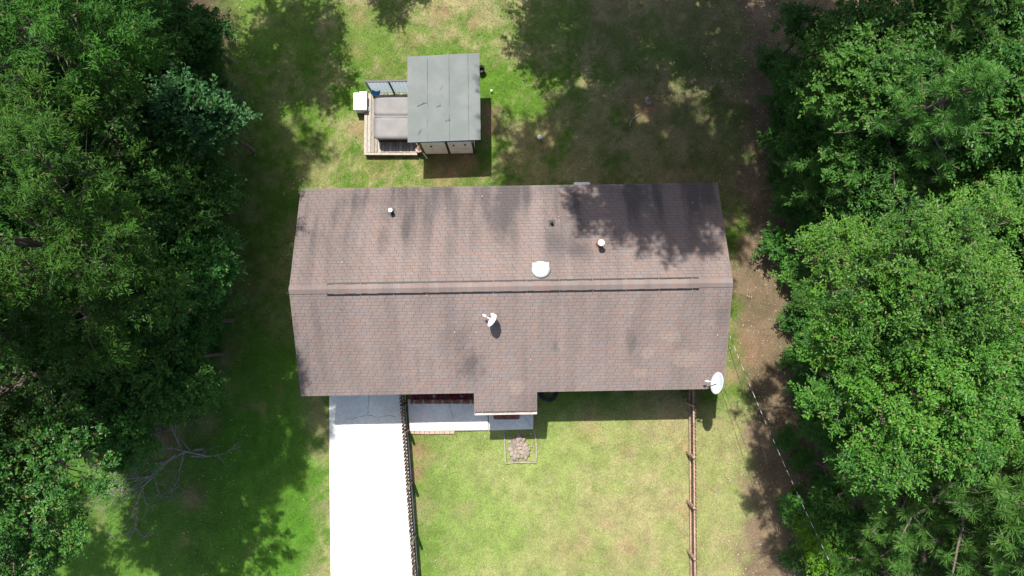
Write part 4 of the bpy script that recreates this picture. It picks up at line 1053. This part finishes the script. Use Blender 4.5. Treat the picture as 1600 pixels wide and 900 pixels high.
URD = [(1265, 45, .75), (1240, 130, .6), (1300, 110, .9), (1265, 200, .75), (1290, 270, .8), (1250, 290, .5), (1300, 345, .6), (1265, 470, .35), (1300, 735, .55), (1290, 780, .5), (1330, 900, .6), (1320, 820, .7), (1290, 590, .55), (1340, 560, .9), (1330, 660, .8), (1400, 640, 1.0)]
URD.sort(key=lambda t: t[1])
for i, (px, py, s) in enumerate(URD):
    by_px('dark', 'understory_tree', px, py, 4.4 * s, s, i * 1.7, ORD[i] + ' from the top of the small leafy understory trees in the right wood', 'understory trees of the right wood', i)
plant('shrub', 'edge_shrub', 11.5, 7.3, 1.25, .4, 'broad low shrub at the foot of the shade tree nearest the upper right lawn', 'shrub', 'shrubs along the right wood', 1)
by_px('lime', 'lime_shrub', 1295, 850, 2.5, 1.15, 0, 'vivid yellow-green shrub at the foot of the lower right pines', G_R, 0, 'shrub')
for i in range(22):
    y = -9.6 + i * .98; x = (12.0 if y < 3 else 11.6) + .5 * math.sin(i * 2.3)
    plant('shrub', 'edge_shrub', x + random.uniform(-.2, .6), y, random.uniform(.6, 1.1), i * 1.9, ORD[21 - i] + ' from the top of the low shrubs along the right wood edge', 'shrub', 'shrubs along the right wood', i)
# tall pines beyond the top edge; their shade falls on the back lawn and the roof
TALL = [
        (9.6, 19.4, 1.1, 0, 'tall pine beyond the top edge shading the upper right lawn'), (1.6, 21.4, 1.0, 1, 'tall pine in the back row beyond the top edge, above the shed'),
        ]
for x, y, s, rz, v, lab in ((2.9, 17.0, 1.5, 1.57, 0, 'tall hardwood beyond the top edge shading the back slope of the roof'), (0.6, 17.3, 1.25, 1.6, 1, 'tall hardwood beyond the top edge shading the lawn right of the shed'), (7.6, 18.8, 1.4, 1.5, 1, 'tall hardwood beyond the top edge shading the lawn behind the roof end'), (11.6, 18.4, 1.2, 1.6, 0, 'tall hardwood beyond the top edge shading the upper right wood')):
    plant('broad', 'hardwood_tree', x, y, s, rz, lab, group='tall hardwoods beyond the top edge', var=v)
for i, (x, y, s, v, lab) in enumerate(TALL): plant('tallpine', 'tall_pine_tree', x, y, s, i * .9, lab, group='tall pines beyond the top edge', var=v)
for x, y, s, v, lab in ((.9, 16.4, 1.05, 0, 'low broadleaf tree beyond the top edge, nearest the shed'), (4.1, 16.2, 1.05, 1, 'low broadleaf tree beyond the top edge above the stump'), (7.6, 16.3, 1.05, 0, 'low broadleaf tree beyond the top edge above the roof end'), (10.6, 15.9, 1.0, 1, 'low broadleaf tree beyond the top edge at the right wood')):
    plant('mid', 'shade_tree', x, y, s, x, lab, var=v)
plant('mid', 'shade_tree', -6.1, 18.2, .8, 0, 'broadleaf tree beyond the top edge above the shed', var=1)

# dead fallen branches at the left
q = at(310, 700, .2)
db = empty('fallen_branch', q); tag(db, 'grey dead branches fallen on the grass at the edge of the left wood', 'fallen branches')
rg = random.Random(9); mb = MB(); fine = MB()
def grow(bm_, p, d, L, r, depth):
    pts = [p]; dd = Vector(d)
    for i in range(4):
        dd = (dd + Vector((rg.uniform(-.25, .25), rg.uniform(-.25, .25), rg.uniform(-.12, .12)))).normalized(); p = p + dd * L / 4
        p.z = max(p.z, .04); pts.append(p)
    (mb if depth < 2 else fine).tube(pts, [r, r * .85, r * .7, r * .5, r * .25], 5, cap=False)
    if depth < 4:
        for k in range(6 if depth < 2 else 4):
            i = rg.randint(1, 4); a_ = rg.choice((-1, 1)) * rg.uniform(.4, 1.1)
            nd = Vector((dd.x * math.cos(a_) - dd.y * math.sin(a_), dd.x * math.sin(a_) + dd.y * math.cos(a_), dd.z + rg.uniform(-.15, .35))).normalized()
            grow(bm_, pts[i], nd, L * rg.uniform(.4, .62), r * .5, depth + 1)
grow(mb, Vector((.3, 0, .15)), (-1, -.12, .05), 3.4, .06, 0); grow(mb, Vector((.5, -.3, .2)), (-1, .1, .1), 2.8, .045, 0); grow(mb, Vector((-.6, .1, .3)), (-.5, .8, .15), 2.2, .04, 1); grow(mb, Vector((-.8, -.2, .3)), (-.7, -.7, .1), 2.2, .04, 1); grow(mb, Vector((-.2, -.3, .2)), (1, -.05, .0), 1.4, .03, 2)
mb.build('limb', M['grey_bark'], db); fine.build('twigs', M['grey_bark'], db)

# ------------------------------------------------------------------ grass, fallen leaves
def in_house(x, y):
    c_, s_ = math.cos(-HR), math.sin(-HR); lx = (x - HX) * c_ - (y - HY) * s_; ly = (x - HX) * s_ + (y - HY) * c_
    return (abs(lx) < WX + .1) & (abs(ly) < WY + .05)
dl0, dl1 = at(514.5, 600), at(517, 900); dr0, dr1 = at(634, 620), at(653, 900)
wa, wb = at(637, 620), at(834, 674); ba, bb = at(644, 600), at(742, 632)
def blocked(x, y):
    t = np.clip((y - dl0.y) / (dl1.y - dl0.y), 0, 1.3); xl = dl0.x + (dl1.x - dl0.x) * t; xr = dr0.x + (dr1.x - dr0.x) * t
    dvw = (x > xl - .02) & (x < xr + .03) & (y < dl0.y + .6)
    wk = (x > wa.x - .05) & (x < wb.x + .02) & (y < wa.y + .5) & (y > wb.y - .02)
    sh = (x > base.x + w0.x) & (x < base.x + w1.x) & (y > base.y + w0.y) & (y < base.y + yb)
    dk = (x > d0.x - .1) & (x < d1.x) & (y > d1.y) & (y < d0.y)
    return in_house(x, y) | dvw | wk | sh | dk
rg = np.random.RandomState(77)
n = 330000
x = rg.uniform(-13.2, 12.0, n); y = rg.uniform(-11.5, 14.2, n)
dry, soil, litter, pale, n2 = ground_masks(x, y)
keep = (~blocked(x, y)) & (rg.rand(n) > np.maximum(soil * 1.1, litter * .97)) & (rg.rand(n) < .35 + .65 * fbm(x, y, .5, 8, 2))
x, y, dry = x[keep], y[keep], dry[keep]; n = len(x)
rgb = ground_rgb(x, y) * rg.uniform(.75, 1.45, (n, 1)) * np.stack([rg.uniform(.9, 1.12, n), np.ones(n), rg.uniform(.7, 1.1, n)], 1)
a_ = rg.rand(n) * 6.283; h = rg.uniform(.025, .06, n); lean = rg.uniform(.02, .055, n); wv = .010
z = ground_z(x, y); ca, sa = np.cos(a_), np.sin(a_); b2 = a_ + rg.uniform(1.0, 2.1, n)
P0 = np.stack([x - sa * wv, y + ca * wv, z - .005], 1); P1 = np.stack([x + sa * wv, y - ca * wv, z - .005], 1); P2 = np.stack([x + ca * lean, y + sa * lean, z + h], 1)
V = np.stack([P0, P1, P2], 1).reshape(-1, 3)
gm, nt, b = mat('grass_blade'); at_n = N(nt, 'ShaderNodeAttribute', attribute_name='tint'); nt.links.new(at_n.outputs['Color'], b.inputs['Base Color']); b.inputs['Roughness'].default_value = .6; b.inputs['Specular IOR Level'].default_value = .25
tr_ = N(nt, 'ShaderNodeBsdfTranslucent'); nt.links.new(at_n.outputs['Color'], tr_.inputs[0]); mx = N(nt, 'ShaderNodeMixShader'); mx.inputs[0].default_value = .3
nt.links.new(b.outputs[0], mx.inputs[1]); nt.links.new(tr_.outputs[0], mx.inputs[2]); nt.links.new(mx.outputs[0], nt.nodes['Material Output'].inputs['Surface'])
grass = link('grass', np_mesh('grass', V, np.arange(len(V)).reshape(-1, 3), np.repeat(rgb, 3, 0)), None, gm); tag(grass, 'short patchy grass of the lawns round the house', 'grass', kind='stuff')
# fallen leaves and bits of litter
n = 4400
x = np.concatenate([rg.uniform(-13, 11, 900), rg.uniform(8.5, 13.5, 2600), rg.uniform(-14.5, -10.8, 900)]); y = rg.uniform(-11.5, 14, n)
k = ~blocked(x, y); x, y = x[k], y[k]; n = len(x)
P = np.stack([x, y, ground_z(x, y) + .03], 1)
rp = [HM @ Vector((lx, ly, roof_z(ly) + .02)) for lx, ly in zip(rg.uniform(-7.8, 7.8, 110), rg.uniform(-3.8, 3.8, 110))]      # a few blown onto the roof
P = np.concatenate([P, np.array([v[:] for v in rp])]); n = len(P); th = rg.rand(n) * 6.283; D = np.stack([np.cos(th), np.sin(th), rg.normal(0, .2, n)], 1)
Lf = rg.uniform(.03, .085, n); V, F, _ = leaf_quads(P, D, np.tile([0, 0, 1.], (n, 1)) + rg.randn(n, 3) * .3, Lf, Lf * .6, np.zeros(n))
pal = np.array([(.34, .27, .17), (.26, .17, .09), (.42, .38, .28), (.18, .12, .07), (.36, .33, .25), (.22, .24, .06)]); cc = pal[rg.randint(0, 6, n)] * rg.uniform(.6, 1.1, (n, 1))
lm, nt, b = mat('dead_leaf'); at_n = N(nt, 'ShaderNodeAttribute', attribute_name='tint'); nt.links.new(at_n.outputs['Color'], b.inputs['Base Color']); b.inputs['Roughness'].default_value = .8
fl = link('fallen_leaves', np_mesh('fallen_leaves', V, F, np.repeat(cc, 4, 0)), None, lm); tag(fl, 'scattered dead leaves on the grass and under the trees', 'fallen leaves', kind='stuff')
